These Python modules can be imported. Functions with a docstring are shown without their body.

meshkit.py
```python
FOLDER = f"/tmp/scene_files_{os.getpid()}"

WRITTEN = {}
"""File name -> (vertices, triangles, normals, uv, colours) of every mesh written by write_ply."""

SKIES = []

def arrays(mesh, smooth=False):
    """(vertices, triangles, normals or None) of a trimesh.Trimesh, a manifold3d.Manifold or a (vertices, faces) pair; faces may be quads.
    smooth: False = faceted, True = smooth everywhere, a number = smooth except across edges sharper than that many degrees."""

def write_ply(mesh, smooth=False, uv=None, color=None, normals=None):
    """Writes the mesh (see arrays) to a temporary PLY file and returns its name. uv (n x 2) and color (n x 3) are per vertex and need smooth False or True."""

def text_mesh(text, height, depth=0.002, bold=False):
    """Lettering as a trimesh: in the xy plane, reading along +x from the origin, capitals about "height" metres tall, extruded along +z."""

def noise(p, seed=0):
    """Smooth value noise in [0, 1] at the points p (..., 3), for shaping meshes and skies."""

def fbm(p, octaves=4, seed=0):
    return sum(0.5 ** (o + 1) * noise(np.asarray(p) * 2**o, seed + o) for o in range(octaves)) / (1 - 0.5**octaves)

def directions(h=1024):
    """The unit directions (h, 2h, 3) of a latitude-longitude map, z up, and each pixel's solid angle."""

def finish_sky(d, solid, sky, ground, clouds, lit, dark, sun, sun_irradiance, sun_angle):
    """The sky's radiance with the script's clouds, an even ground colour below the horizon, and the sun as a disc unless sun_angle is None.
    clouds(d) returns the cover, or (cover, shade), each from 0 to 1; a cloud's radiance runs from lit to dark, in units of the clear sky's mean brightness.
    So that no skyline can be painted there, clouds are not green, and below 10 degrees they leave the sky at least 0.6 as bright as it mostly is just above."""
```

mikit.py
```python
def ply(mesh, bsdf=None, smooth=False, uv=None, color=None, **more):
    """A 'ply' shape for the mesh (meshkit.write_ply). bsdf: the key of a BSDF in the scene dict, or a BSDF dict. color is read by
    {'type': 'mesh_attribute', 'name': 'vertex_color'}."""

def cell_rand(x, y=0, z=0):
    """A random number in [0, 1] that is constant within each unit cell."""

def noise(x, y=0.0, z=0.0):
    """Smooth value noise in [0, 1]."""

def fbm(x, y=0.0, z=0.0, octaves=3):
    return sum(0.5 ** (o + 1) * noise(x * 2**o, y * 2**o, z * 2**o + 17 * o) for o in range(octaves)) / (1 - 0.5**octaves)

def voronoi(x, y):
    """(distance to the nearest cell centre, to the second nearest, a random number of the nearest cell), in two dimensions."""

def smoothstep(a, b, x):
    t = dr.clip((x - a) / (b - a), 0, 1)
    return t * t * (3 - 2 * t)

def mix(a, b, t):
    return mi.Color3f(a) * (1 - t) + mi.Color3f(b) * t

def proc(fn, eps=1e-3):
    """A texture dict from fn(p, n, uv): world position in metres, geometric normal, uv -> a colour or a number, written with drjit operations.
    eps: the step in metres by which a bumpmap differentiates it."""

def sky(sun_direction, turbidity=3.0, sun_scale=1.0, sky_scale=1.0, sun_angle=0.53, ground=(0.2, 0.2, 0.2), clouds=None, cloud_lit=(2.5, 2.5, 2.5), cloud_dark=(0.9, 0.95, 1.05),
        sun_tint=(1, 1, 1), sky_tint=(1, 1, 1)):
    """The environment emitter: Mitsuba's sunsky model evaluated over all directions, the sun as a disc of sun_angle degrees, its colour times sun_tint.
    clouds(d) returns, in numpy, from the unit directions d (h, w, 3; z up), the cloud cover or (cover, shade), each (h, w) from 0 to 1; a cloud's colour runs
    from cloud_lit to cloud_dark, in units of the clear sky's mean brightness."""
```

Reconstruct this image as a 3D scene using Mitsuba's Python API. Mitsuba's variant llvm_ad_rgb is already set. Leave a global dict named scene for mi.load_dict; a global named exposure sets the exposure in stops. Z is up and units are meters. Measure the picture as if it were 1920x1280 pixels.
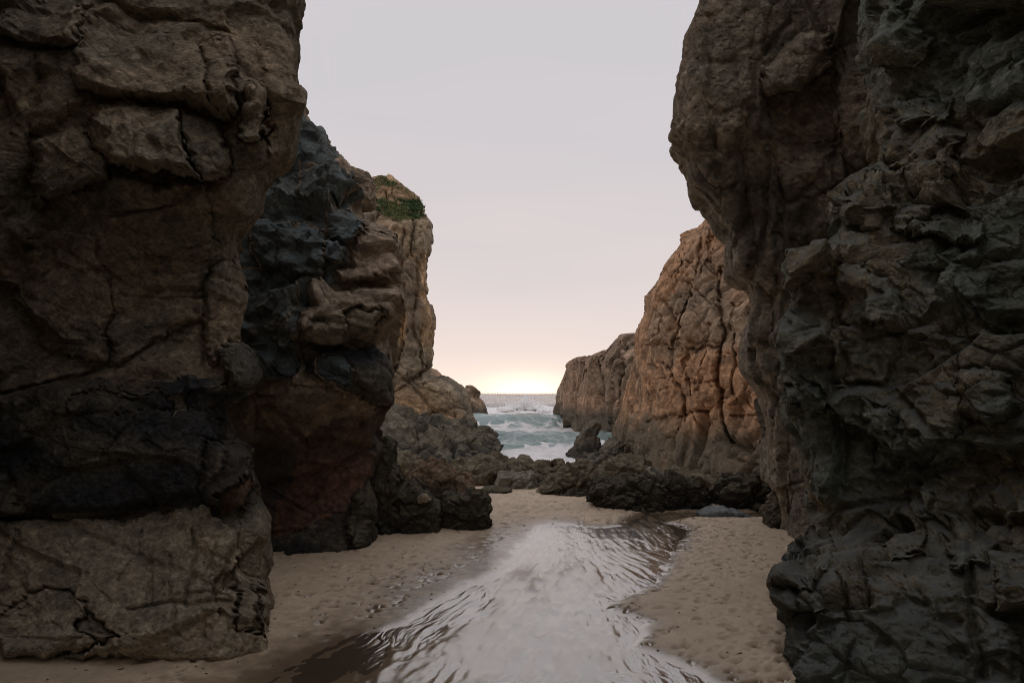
import math, random
import numpy as np
import trimesh
from scipy.interpolate import PchipInterpolator
from scipy.spatial import cKDTree
import drjit as dr
import mitsuba as mi
import mikit, meshkit
from mikit import noise, fbm, smoothstep, mix, proc

scene, labels = {'type': 'scene'}, {}
T = mi.ScalarTransform4f

# ---------------------------------------------------------------- camera
F = 1507.0                       # focal length in pixels of a 1920 wide frame
H = 2.2                          # lens height above the sand
PITCH = math.atan(98 / F)
CAM = np.array([0.0, 0.0, H])
FWD = np.array([0, math.cos(PITCH), math.sin(PITCH)])
UP = np.array([0, -math.sin(PITCH), math.cos(PITCH)])
scene['camera'] = {'type': 'perspective', 'fov': math.degrees(2 * math.atan(960 / F)), 'fov_axis': 'x', 'near_clip': 0.05, 'far_clip': 90000.0,
                   'to_world': T().look_at(origin=CAM.tolist(), target=(CAM + FWD).tolist(), up=[0, 0, 1])}
# ---------------------------------------------------------------- sky: overcast dusk, glow low over the sea
exposure = 4.6
SUN_AZ, SUN_EL = math.degrees(math.atan(25 / F)), 0.9


def clouds(d):
    el = np.degrees(np.arcsin(np.clip(d[..., 2], -1, 1)))
    az = (np.degrees(np.arctan2(d[..., 0], d[..., 1])) - SUN_AZ + 180) % 360 - 180
    wob = meshkit.fbm(np.stack([d[..., 0] * 3, d[..., 1] * 3, d[..., 2] * 14], -1), 3, 5) - 0.5
    glow = 0.15 * np.exp(-(np.maximum(el - 0.1, 0) / 0.95) ** 2) * np.exp(-(az / 2.4) ** 2) + 0.036 * np.exp(-(el / 1.7) ** 2) * np.exp(-(az / 9) ** 2) + 0.016 * np.exp(-(el / 5.5) ** 2) * np.exp(-(az / 40) ** 2)
    warm = 0.024 * (1 - np.clip(el / 22.0, 0, 1) ** 0.7)
    return 1.0 + 0 * el, np.clip(1 - glow - warm - 0.010 * wob, 0, 1)


scene['sky'] = mikit.sky((math.sin(math.radians(SUN_AZ)), math.cos(math.radians(SUN_AZ)), math.sin(math.radians(SUN_EL))), turbidity=3, sun_scale=0.0, sky_scale=1.0,
                         clouds=clouds, cloud_lit=(14.0, 8.6, 4.4), cloud_dark=(0.965, 0.925, 0.965), sky_tint=(0.62, 1.06, 4.6), ground=(0.2, 0.17, 0.14))
labels['sky'] = {'label': 'pale pinkish grey evening sky glowing warm above the sea', 'kind': 'structure'}


# ================================================================ helpers
def at(px, py, Y):
    """The point at depth Y that the photograph shows at a pixel (1920 x 1280)."""
    px, py, Y = np.broadcast_arrays(np.asarray(px, float), np.asarray(py, float), np.asarray(Y, float))
    d = FWD + np.stack([(px - 960) / F, 0 * px, 0 * px], -1) + UP * ((640 - py) / F)[..., None]
    return CAM + d * (Y / d[..., 1])[..., None]


def pix(P):
    q = P - CAM
    w = q @ FWD
    w = np.where(np.abs(w) < 1e-6, 1e-6, w)
    return 960 + F * q[..., 0] / w, 640 - F * (q @ UP) / w, w


TABLE = np.random.default_rng(1234).random((64, 64, 64)).astype(np.float32)


def noise3(P, seed=0):
    """Smooth value noise in [0, 1] from a table of random numbers."""
    P = np.asarray(P, np.float32) + np.float32(seed * 7.31 % 61)
    i = np.floor(P)
    t = P - i
    t = t * t * (3 - 2 * t)
    a = i.astype(np.int32) & 63
    b = (a + 1) & 63
    x0, y0, z0, x1, y1, z1 = a[:, 0], a[:, 1], a[:, 2], b[:, 0], b[:, 1], b[:, 2]
    tx, ty, tz = t[:, 0], t[:, 1], t[:, 2]
    V = TABLE.ravel()
    x0, x1, y0, y1 = x0 << 12, x1 << 12, y0 << 6, y1 << 6

    def row(y, z):
        p, q = V[x0 + y + z], V[x1 + y + z]
        return p + (q - p) * tx
    c0 = row(y0, z0)
    c0 += (row(y1, z0) - c0) * ty
    c1 = row(y0, z1)
    c1 += (row(y1, z1) - c1) * ty
    return c0 + (c1 - c0) * tz


def fbm3(P, octaves=3, seed=0):
    P = np.asarray(P)
    return sum(0.5 ** (o + 1) * noise3(P * 2 ** o, seed + o) for o in range(octaves)).astype(float) / (1 - 0.5 ** octaves)


def hash01(c, k):
    h = (c[:, 0] * 374761393 + c[:, 1] * 668265263 + c[:, 2] * 2147483647 + k * 1013904223) & 0xFFFFFFFF
    h = ((h ^ (h >> 13)) * 1274126177) & 0xFFFFFFFF
    h = ((h ^ (h >> 15)) * 2246822519) & 0xFFFFFFFF
    return ((h ^ (h >> 16)) & 0xFFFFFF) / 16777215.0


NB = np.array(list(np.ndindex(3, 3, 3))) - 1


def cells(P, s, seed, warp=0.0, wf=0.5, rot=None):
    """3-D Voronoi: (nearest, second nearest, cell number -> random, offset from the cell's centre) in units of s."""
    Q = P if rot is None else P @ rot.T
    Q = Q / np.asarray(s, float)
    if warp:
        Q = Q + warp * (np.stack([fbm3(Q * wf + 7.3 * k, 2, seed + 31 * k) for k in range(3)], -1) - 0.5) * 2
    c = np.unique(np.floor(Q).astype(np.int64), axis=0)
    c = np.unique((c[:, None] + NB).reshape(-1, 3), axis=0)
    pts = c + np.stack([hash01(c, seed * 10 + k) for k in (1, 2, 3)], -1)
    d, i = cKDTree(pts).query(Q, k=2, workers=-1)
    r = np.stack([hash01(c, seed * 10 + k) for k in (4, 5, 6, 7)], -1)
    return d[:, 0], d[:, 1], r[i[:, 0]], Q - pts[i[:, 0]], r[i[:, 1]], Q - pts[i[:, 1]]


def fract(P, s, amp, tilt, groove, gw, seed, warp=0.25, sh=0.0, bw=0.22, broken=True):
    """Fractured rock: cells pushed in and out and tilted, with open joints along part of their borders. sh: lower edges stand proud."""
    f1, f2, r, o, r2, o2 = cells(P, s, seed, warp)

    def level(r, o):
        return amp * (r[:, 0] * 2 - 1) + tilt * ((r[:, 1:4] * 2 - 1) * o).sum(1) - sh * o[:, 2]
    e = f2 - f1
    k = 0.5 + 0.5 * ss(0, bw, e)
    d = level(r, o) * k + level(r2, o2) * (1 - k)
    g = ss(0.42, 0.56, fbm3(P / np.asarray(s, float) * 0.8, 2, seed + 400)) if broken else 1.0
    return d - groove * g * np.exp(-((e / gw) ** 2))


def scoops(P, s, amp, seed, warp=0.2):
    """Weathered hollows with sharp rims between them."""
    f1, f2, r, o, _, _ = cells(P, s, seed, warp)
    k = f1 / np.maximum(f2, 1e-6)
    big = amp * (0.25 + r[:, 0] * r[:, 1] * 2.4)
    return big * (k * k - 1) * 0.9 + amp * 0.35


def grit(P, s, amp, seed):
    """Coarse crystals and small pits."""
    return amp * 2 * (fbm3(P / s, 3, seed) - 0.5) - 1.2 * amp * ss(0.58, 0.75, noise3(P / (0.8 * s), seed + 9))


def lumps(P, s, amp, seed, warp=0.2):
    f1, f2, r, o, _, _ = cells(P, s, seed, warp)
    return amp * (0.4 + 0.8 * r[:, 0]) * (0.55 - f1 * f1)


def polydist(px, py, poly):
    """Signed distance in pixels, positive inside."""
    poly = np.asarray(poly, float)
    d = np.full(len(px), 1e9)
    ins = np.zeros(len(px), bool)
    for a, b in zip(poly, np.roll(poly, -1, 0)):
        ab = b - a
        t = np.clip(((px - a[0]) * ab[0] + (py - a[1]) * ab[1]) / max(ab @ ab, 1e-9), 0, 1)
        d = np.minimum(d, np.hypot(px - a[0] - t * ab[0], py - a[1] - t * ab[1]))
        cross = (a[1] > py) != (b[1] > py)
        ins ^= cross & (px < a[0] + (py - a[1]) / (ab[1] if ab[1] else 1e-9) * ab[0])
    return np.where(ins, d, -d)


def linedist(px, py, line):
    line = np.asarray(line, float)
    d = np.full(len(px), 1e9)
    for a, b in zip(line[:-1], line[1:]):
        ab = b - a
        t = np.clip(((px - a[0]) * ab[0] + (py - a[1]) * ab[1]) / max(ab @ ab, 1e-9), 0, 1)
        d = np.minimum(d, np.hypot(px - a[0] - t * ab[0], py - a[1] - t * ab[1]))
    return d


def ss(a, b, x):
    t = np.clip((x - a) / (b - a), 0, 1)
    return t * t * (3 - 2 * t)


def vnormals(v, f):
    n = np.zeros_like(v)
    fn = np.cross(v[f[:, 1]] - v[f[:, 0]], v[f[:, 2]] - v[f[:, 0]])
    for k in range(3):
        for a in range(3):
            n[:, a] += np.bincount(f[:, k], fn[:, a], len(v))
    return n / np.maximum(np.linalg.norm(n, axis=1, keepdims=True), 1e-12)


def put(key, v, f, bsdf, n=None):
    """One entry of the scene: smooth shaded mesh."""
    used, inv = np.unique(f, return_inverse=True)
    vv, ff = v[used], inv.reshape(f.shape)
    nn = vnormals(vv, ff) if n is None else n[used]
    path = meshkit.write_ply(trimesh.Trimesh(vv, ff, process=False), True, normals=nn)
    scene[key] = {'type': 'ply', 'filename': path, 'face_normals': False, 'bsdf': {'type': 'ref', 'id': bsdf + '_material'}}


def tag(key, label, category=None, group=None, kind=None):
    labels[key] = {'label': label}
    if category:
        labels[key]['category'] = category
    if group:
        labels[key]['group'] = group
    if kind:
        labels[key]['kind'] = kind


COUNT = {}


def numbered(name):
    k = COUNT.get(name, 0)
    COUNT[name] = k + 1
    return name if k == 0 else f'{name}_{k:03d}'


def gridfaces(nr, nc):
    i = np.arange(nr * nc).reshape(nr, nc)
    a, b, c, d = i[:-1, :-1].ravel(), i[:-1, 1:].ravel(), i[1:, 1:].ravel(), i[1:, :-1].ravel()
    return np.vstack([np.stack([a, c, b], 1), np.stack([a, d, c], 1)])


STEP = 3.2                        # pixels (of 1920) between vertices of a rock face in view


def sheet(ctrl, step):
    """Control net (rows, columns, 3) -> dense smooth grid; dense where the photograph sees it."""
    ctrl = np.asarray(ctrl, float)
    px, py, w = pix(ctrl)
    vis = (w > 1.0)
    qx, qy = np.where(vis, np.clip(px, -40, 1960), -40), np.where(vis, np.clip(py, -40, 1320), -40)

    def counts(axis):
        lx, ly = np.diff(qx, axis=axis), np.diff(qy, axis=axis)
        both = vis[1:] & vis[:-1] if axis == 0 else vis[:, 1:] & vis[:, :-1]
        L = np.where(both, np.hypot(lx, ly), 0)
        far = np.linalg.norm(np.diff(ctrl, axis=axis), axis=-1)
        inside = vis & (px > -60) & (px < 1990) & (py > -60) & (py < 1350)
        both = both & (inside[1:] & inside[:-1] if axis == 0 else inside[:, 1:] & inside[:, :-1])
        W = far * F / np.maximum(w[1:] if axis == 0 else w[:, 1:], 1.0)
        other = 1 - axis
        return np.maximum(np.ceil(np.percentile(np.maximum(L, np.where(both, np.minimum(W / 2.6, 160), 0)), 85, axis=other) / step), np.clip(np.ceil(far.max(other) / 0.9), 2, 8)).astype(int)
    nr, nc = counts(0), counts(1)

    def params(n):
        return np.concatenate([[0]] + [k + np.arange(1, m + 1) / m for k, m in enumerate(n)])
    R, C = ctrl.shape[:2]
    g = PchipInterpolator(np.arange(R), ctrl, axis=0)(params(nr))
    g = PchipInterpolator(np.arange(C), g, axis=1)(params(nc))
    return g, nr[0]


def smoothgrid(a, k):
    """Box blur of a grid of vectors."""
    from scipy.ndimage import uniform_filter1d
    for ax in (0, 1):
        a = uniform_filter1d(a, k, axis=ax, mode='nearest')
    return a


def cliff(name, ctrl, relief, blocks, cracks, bsdf, label, category, flip=False, step=STEP, nblur=9):
    """A closed-looking mass of rock. blocks: (polygon in pixels, proud by m, tilt right m, tilt down m, rounding px, own part or None, material).
    relief(P, n, px, py) -> displacement along the normal."""
    key = numbered(name)
    g, skyline = sheet(ctrl, step)
    nr, nc = g.shape[:2]
    f = gridfaces(nr, nc)
    if flip:
        f = f[:, ::-1]
    P = g.reshape(-1, 3)
    n = vnormals(P, f)
    n = smoothgrid(n.reshape(nr, nc, 3), nblur).reshape(-1, 3)
    n /= np.linalg.norm(n, axis=1, keepdims=True)
    px, py, w = pix(P)
    face = np.einsum('ij,ij->i', n, (CAM - P) / np.linalg.norm(CAM - P, axis=1, keepdims=True))
    front = ss(0.0, 0.25, face) * (w > 1)
    wp = (fbm3(P * (7.0 / max(np.median(P[:, 1]) / 7, 1)), 3, 11) - 0.5)
    wq = (fbm3(P * (7.0 / max(np.median(P[:, 1]) / 7, 1)), 3, 12) - 0.5)
    wp2, wq2 = (fbm3(P * (26.0 / max(np.median(P[:, 1]) / 7, 1)), 2, k) - 0.5 for k in (13, 14))
    wx, wy = px + 30 * wp + 12 * wp2, py + 30 * wq + 12 * wq2
    d = np.zeros(len(P))
    out = (CAM - P) / np.linalg.norm(CAM - P, axis=1, keepdims=True)      # blocks come towards the open side of the gorge
    owner = np.full(len(P), -1)
    for k, b in enumerate(blocks):
        poly = np.asarray(b[0], float)
        lo, hi = poly.min(0) - 60, poly.max(0) + 60
        m = np.nonzero((px > lo[0]) & (px < hi[0]) & (py > lo[1]) & (py < hi[1]) & (front > 0))[0]
        if not len(m):
            continue
        sd = polydist(wx[m], wy[m], poly)
        c, ext = (lo + hi) / 2, (hi - lo - 120) / 2
        h = b[1] + b[2] * (wx[m] - c[0]) / ext[0] + b[3] * (wy[m] - c[1]) / ext[1]
        r = b[4] * 0.7
        t = np.clip(sd / r, 0, 1)
        prof = np.sqrt(np.maximum(1 - (1 - t) ** 2, 0)) * (sd > 0)
        new = d[m] * (1 - (sd > 0)) + (d[m] * 0.25 + h * prof) * (sd > 0)
        new = np.where(sd > 0, new, d[m] - 0.10 * abs(b[1]) * np.exp(-(sd / 5.0) ** 2))
        d[m] = d[m] + (new - d[m]) * front[m]
        if b[5]:
            owner[m[(sd > 0)]] = k
    for line, width, depth in cracks:
        line = np.asarray(line, float)
        lo, hi = line.min(0) - 30, line.max(0) + 30
        m = np.nonzero((px > lo[0]) & (px < hi[0]) & (py > lo[1]) & (py < hi[1]) & (front > 0))[0]
        if len(m):
            ld = linedist(px[m] + 16 * wp[m], py[m] + 16 * wq[m], line)
            d[m] -= depth * np.exp(-(ld / width) ** 2) * front[m]
    rl = relief(P, n, px, py).reshape(nr, nc)
    edge = (1 - ss(0.15, 0.65, np.abs(face))).reshape(nr, nc) * (w > 1).reshape(nr, nc)
    rl = rl - edge * smoothgrid(rl, 41)                         # along the outline only the finer relief counts
    rl = rl * (1 - 0.45 * edge) * (0.25 + 0.75 * ss(skyline - 1, skyline + 9, np.arange(nr)))[:, None]
    V = P + out * d[:, None] + n * rl.reshape(-1, 1)
    N = vnormals(V, f)
    fo = owner[f]
    fown = np.where((fo[:, 0] == fo[:, 1]) & (fo[:, 1] == fo[:, 2]), fo[:, 0], -1)
    for k in range(len(blocks)):                       # a part is one connected piece
        ids = np.nonzero(fown == k)[0]
        if len(ids):
            comp = trimesh.graph.connected_component_labels(trimesh.graph.face_adjacency(f[ids]), node_count=len(ids))
            fown[ids[comp != np.bincount(comp).argmax()]] = -1
    put(key + '__rock_face', V, f[fown == -1], bsdf, N)
    for k, b in enumerate(blocks):
        ff = f[fown == k]
        if len(ff) > 30:
            pk = numbered(key + '__' + b[5])
            put(pk, V, ff, b[6] if len(b) > 6 and b[6] else bsdf, N)
            if len(b) > 7:
                labels[pk] = {'label': b[7]}
    tag(key, label, category)
    return key, V, N


ICO = {}


def ico(k):
    if k not in ICO:
        m = trimesh.creation.icosphere(subdivisions=k)
        ICO[k] = (np.array(m.vertices), np.array(m.faces))
    return ICO[k]


def rock(name, outline, Y, T_, bsdf, label, category, relief, sub=5, box=0.55, group=None, lean=0.0, foot=0.0):
    """A closed boulder: traced outline at depth Y, real thickness T_ to either side."""
    key = numbered(name) if name else None
    pts = at(np.array([p[0] for p in outline]), np.array([p[1] for p in outline]), Y)[:, [0, 2]]
    if foot:                              # the foot goes on below the sand
        low = np.array([p[1] for p in outline]) > max(p[1] for p in outline) - 0.22 * np.ptp([p[1] for p in outline])
        pts[low, 1] -= foot
    dense = []
    for a, b in zip(pts, np.roll(pts, -1, 0)):
        dense.append(a + (b - a) * np.linspace(0, 1, 40, endpoint=False)[:, None])
    dense = np.vstack(dense)
    c = (dense.min(0) + dense.max(0)) / 2
    rel = dense - c
    th, rr = np.arctan2(rel[:, 1], rel[:, 0]), np.hypot(rel[:, 0], rel[:, 1])
    bins = np.linspace(-np.pi, np.pi, 181)
    prof = np.array([rr[np.abs((th - b + np.pi) % (2 * np.pi) - np.pi) < 0.05].max(initial=0) for b in bins])
    good = prof > 0
    prof = np.interp(bins, bins[good], prof[good])
    d, f = ico(sub)
    theta = np.arctan2(d[:, 2], d[:, 0])
    R = np.interp(theta, bins, prof)
    cy = d[:, 1]
    s = np.sqrt(np.maximum(1 - cy * cy, 0))
    e = 2 + 2.6 * box                      # superellipse in depth
    k = (np.abs(cy) ** e + s ** e) ** (-1 / e)
    P = np.stack([c[0] + R * s * k * np.cos(theta), Y + T_ * cy * k, c[1] + R * s * k * np.sin(theta)], -1)
    P[:, 1] += lean * (P[:, 2] - c[1])
    n = vnormals(P, f)
    V = P + n * relief(P, n, None, None)[:, None]
    if key:
        put(key, V, f, bsdf)
        tag(key, label, category, group)
    return V, f


# ================================================================ materials
def held(x):
    """A number or colour kept as data, so that alike materials share one compiled program."""
    v = mi.Color3f(*x) if isinstance(x, (tuple, list)) else mi.Float(float(x))
    dr.make_opaque(v)
    return v


def rockmat(name, base, alt, dark, zdark=None, grain=14.0, bump=0.012, bscale=9.0, rough=0.85, streak=0.0, top=None, pit=0.5, zsoft=0.35, spec=0.25):
    B, A, D = held(base), held(alt), held(dark)
    lo, hi = held(zdark[0] if zdark else -99), held(zdark[1] if zdark else -98)
    zon, zs_, S, G, ST = held(0.80 if zdark else 0), held(zsoft), held(bscale), held(grain * 4), held(streak)
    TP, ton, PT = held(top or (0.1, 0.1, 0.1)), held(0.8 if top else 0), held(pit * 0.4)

    def col(p, n, uv):
        q = p * S
        a = fbm(q.x * 0.12, q.y * 0.12, q.z * 0.16 + 3.1, 3)
        b = fbm(q.x * 0.9 + 11, q.y * 0.9, q.z * 0.9, 3)
        c = mix(B, A, smoothstep(0.35, 0.68, a)) * (0.62 + 0.76 * b)
        c = c * (0.62 + 0.76 * noise(p.x * G, p.y * G, p.z * G)) * (0.72 + 0.56 * noise(q.x * 3.3, q.y * 3.3, q.z * 3.3 + 21))
        c = c * (1 + 0.45 * smoothstep(0.52, 0.72, fbm(q.x * 1.5 + 5, q.y * 1.5, q.z * 1.5, 3)) - 0.35 * smoothstep(0.54, 0.72, fbm(q.x * 0.7 + 25, q.y * 0.7, q.z * 0.7, 3)))
        c = mix(c, D, ST * smoothstep(0.52, 0.72, fbm(q.x * 0.35, q.y * 0.35, q.z * 0.07 + 40, 2)))
        w = fbm(q.x * 0.3, q.y * 0.3, q.z * 0.3 + 9, 3)
        z = p.z + 2.2 * zs_ * (w - 0.5)
        k = smoothstep(hi + zs_, hi - zs_, z) * smoothstep(lo - zs_, lo + zs_ * 0.3, z) * smoothstep(0.25, 0.42, b + 0.15 * a)
        c = mix(c, D * (0.6 + 0.8 * b), zon * k)
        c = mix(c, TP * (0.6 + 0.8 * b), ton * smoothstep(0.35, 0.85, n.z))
        return dr.clip(c, 0.004, 0.8)

    def h(p, n, uv):
        q = p * S
        return 0.6 * fbm(q.x, q.y, q.z * 1.2, 3) + 0.25 * noise(q.x * 9, q.y * 9, q.z * 9) - PT * smoothstep(0.62, 0.8, noise(q.x * 2.6, q.y * 2.6, q.z * 2.6 + 5))
    scene[name + '_material'] = {'type': 'twosided', 'bsdf': {'type': 'bumpmap', 'arbitrary': proc(h, eps=0.06 / bscale), 'scale': bump,
                                                'bsdf': {'type': 'principled', 'base_color': proc(col), 'roughness': rough, 'specular': spec}}}


rockmat('granite', (0.175, 0.150, 0.106), (0.235, 0.180, 0.122), (0.022, 0.022, 0.023), zdark=(1.15, 2.35), bump=0.075, bscale=9, zsoft=0.18)
rockmat('granite_pale', (0.25, 0.215, 0.155), (0.285, 0.23, 0.16), (0.06, 0.055, 0.05), bump=0.075, bscale=9)
rockmat('black_band', (0.034, 0.034, 0.034), (0.105, 0.092, 0.068), (0.012, 0.012, 0.013), bump=0.075, bscale=11, rough=0.7, pit=0.8)
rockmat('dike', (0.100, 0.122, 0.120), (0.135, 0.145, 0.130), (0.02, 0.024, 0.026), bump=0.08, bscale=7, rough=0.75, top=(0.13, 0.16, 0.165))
rockmat('brown_granite', (0.265, 0.215, 0.155), (0.30, 0.225, 0.16), (0.035, 0.030, 0.028), zdark=(-0.5, 1.7), bump=0.07, bscale=6, zsoft=0.5)
rockmat('red_rock', (0.17, 0.090, 0.060), (0.12, 0.080, 0.060), (0.02, 0.016, 0.014), bump=0.075, bscale=6, rough=0.7)
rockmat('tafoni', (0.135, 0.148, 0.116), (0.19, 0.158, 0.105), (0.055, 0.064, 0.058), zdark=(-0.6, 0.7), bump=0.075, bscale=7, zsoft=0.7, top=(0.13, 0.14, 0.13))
rockmat('ribbed_granite', (0.205, 0.172, 0.128), (0.245, 0.19, 0.135), (0.05, 0.042, 0.036), bump=0.09, bscale=6, streak=0.5, pit=0.8)
rockmat('orange_granite', (0.23, 0.165, 0.11), (0.33, 0.19, 0.105), (0.080, 0.072, 0.050), zdark=(-3, 1.25), bump=0.10, bscale=2.6, grain=5, zsoft=0.7, streak=0.12)
rockmat('headland_rock', (0.25, 0.175, 0.12), (0.29, 0.185, 0.12), (0.09, 0.080, 0.062), zdark=(-3, 0.9), bump=0.2, bscale=1.2, grain=2.5, zsoft=0.4)
rockmat('tower_rock', (0.26, 0.205, 0.14), (0.36, 0.23, 0.12), (0.085, 0.080, 0.070), zdark=(-3, 0.4), bump=0.18, bscale=1.5, grain=3, zsoft=0.8, streak=0.7)
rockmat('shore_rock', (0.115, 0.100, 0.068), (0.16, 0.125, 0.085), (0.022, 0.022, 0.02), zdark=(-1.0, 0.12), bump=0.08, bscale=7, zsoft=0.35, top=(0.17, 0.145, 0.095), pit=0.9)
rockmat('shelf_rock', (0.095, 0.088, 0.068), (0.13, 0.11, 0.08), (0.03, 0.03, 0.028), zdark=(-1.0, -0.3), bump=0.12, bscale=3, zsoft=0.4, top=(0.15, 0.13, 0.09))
rockmat('warm_boulder', (0.24, 0.165, 0.11), (0.20, 0.14, 0.09), (0.022, 0.021, 0.02), zdark=(-0.5, 0.42), bump=0.08, bscale=8, zsoft=0.25, pit=0.9)
rockmat('mussel_rock', (0.075, 0.066, 0.048), (0.105, 0.088, 0.06), (0.014, 0.014, 0.014), zdark=(-0.5, 0.40), bump=0.08, bscale=9, zsoft=0.5, top=(0.13, 0.115, 0.075), pit=0.9)
rockmat('pale_rock', (0.22, 0.20, 0.16), (0.18, 0.17, 0.13), (0.06, 0.055, 0.045), bump=0.075, bscale=8)
rockmat('slate_blue', (0.10, 0.115, 0.12), (0.13, 0.14, 0.14), (0.04, 0.045, 0.05), bump=0.04, bscale=7, rough=0.45, spec=0.5)


# ================================================================ left near cliff
def col_rows(rows, silt, Yt, cols, left, right):
    """rows of pixel heights; silt / Yt tables (py, value); cols (fraction from base px to silhouette, depth offset); left / right: hidden world columns from the end points."""
    out = []
    for py in rows:
        s = np.interp(py, *zip(*silt))
        Y = np.interp(py, *zip(*Yt))
        mid = [at(cols(s, k)[0], py, Y + cols(s, k)[1]) for k in range(cols.n)]
        z = [m[2] for m in mid]
        out.append([np.array(q) for q in left(mid[0], z[0])] + mid + [np.array(q) for q in right(mid[-1], z[-1])])
    return np.array(out)


class Cols:
    def __init__(self, base, fr):
        self.base, self.fr, self.n = base, fr, len(fr)

    def __call__(self, s, k):
        t, o = self.fr[k]
        return self.base + (s - self.base) * t, o


A_sil = [(-700, 500), (-150, 545), (0, 558), (60, 562), (150, 556), (180, 566), (210, 557), (297, 541), (310, 510), (351, 504), (390, 490), (450, 440), (480, 434), (567, 454), (615, 451), (640, 455), (662, 480), (705, 484), (725, 466),
         (740, 424), (790, 427), (825, 437), (860, 476), (900, 484), (940, 492), (1000, 508), (1050, 506), (1085, 499), (1103, 505), (1190, 503), (1240, 500), (1400, 500)]
A_Y = [(-700, 8.0), (-100, 7.75), (0, 7.6), (150, 7.4), (260, 7.25), (330, 7.35), (400, 7.6), (500, 7.75), (640, 7.8), (700, 7.6), (735, 7.4), (900, 7.35), (950, 7.36), (970, 7.38), (1000, 7.3), (1100, 7.15), (1195, 7.05), (1240, 6.95), (1400, 6.8)]
A_rows = [-700, -350, -120, 0, 60, 150, 180, 210, 260, 297, 310, 351, 390, 450, 500, 567, 615, 640, 662, 705, 725, 740, 790, 825, 860, 900, 940, 970, 1000, 1050, 1085, 1103, 1150, 1190, 1240, 1400]
A_cols = Cols(-80, [(0, 0.25), (0.3, 0.05), (0.55, 0.0), (0.8, 0.05), (0.93, 0.25), (0.985, 0.6), (1.0, 0.95)])
A_ctrl = col_rows(A_rows, A_sil, A_Y, A_cols,
                  lambda p, z: [(-1.6, -11, z), (-3.4, -7, z), (-3.3, -2, z), (-3.2, 2.2, z), (-3.75, 4.7, z)],
                  lambda p, z: [(p[0] - 0.5, p[1] + 1.0, z), (p[0] - 3.5, p[1] + 1.8, z)])
top = A_ctrl[:1].copy()
top[..., 0] -= 4
top[..., 2] += 0.6
A_ctrl = np.concatenate([top, A_ctrl])


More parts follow.
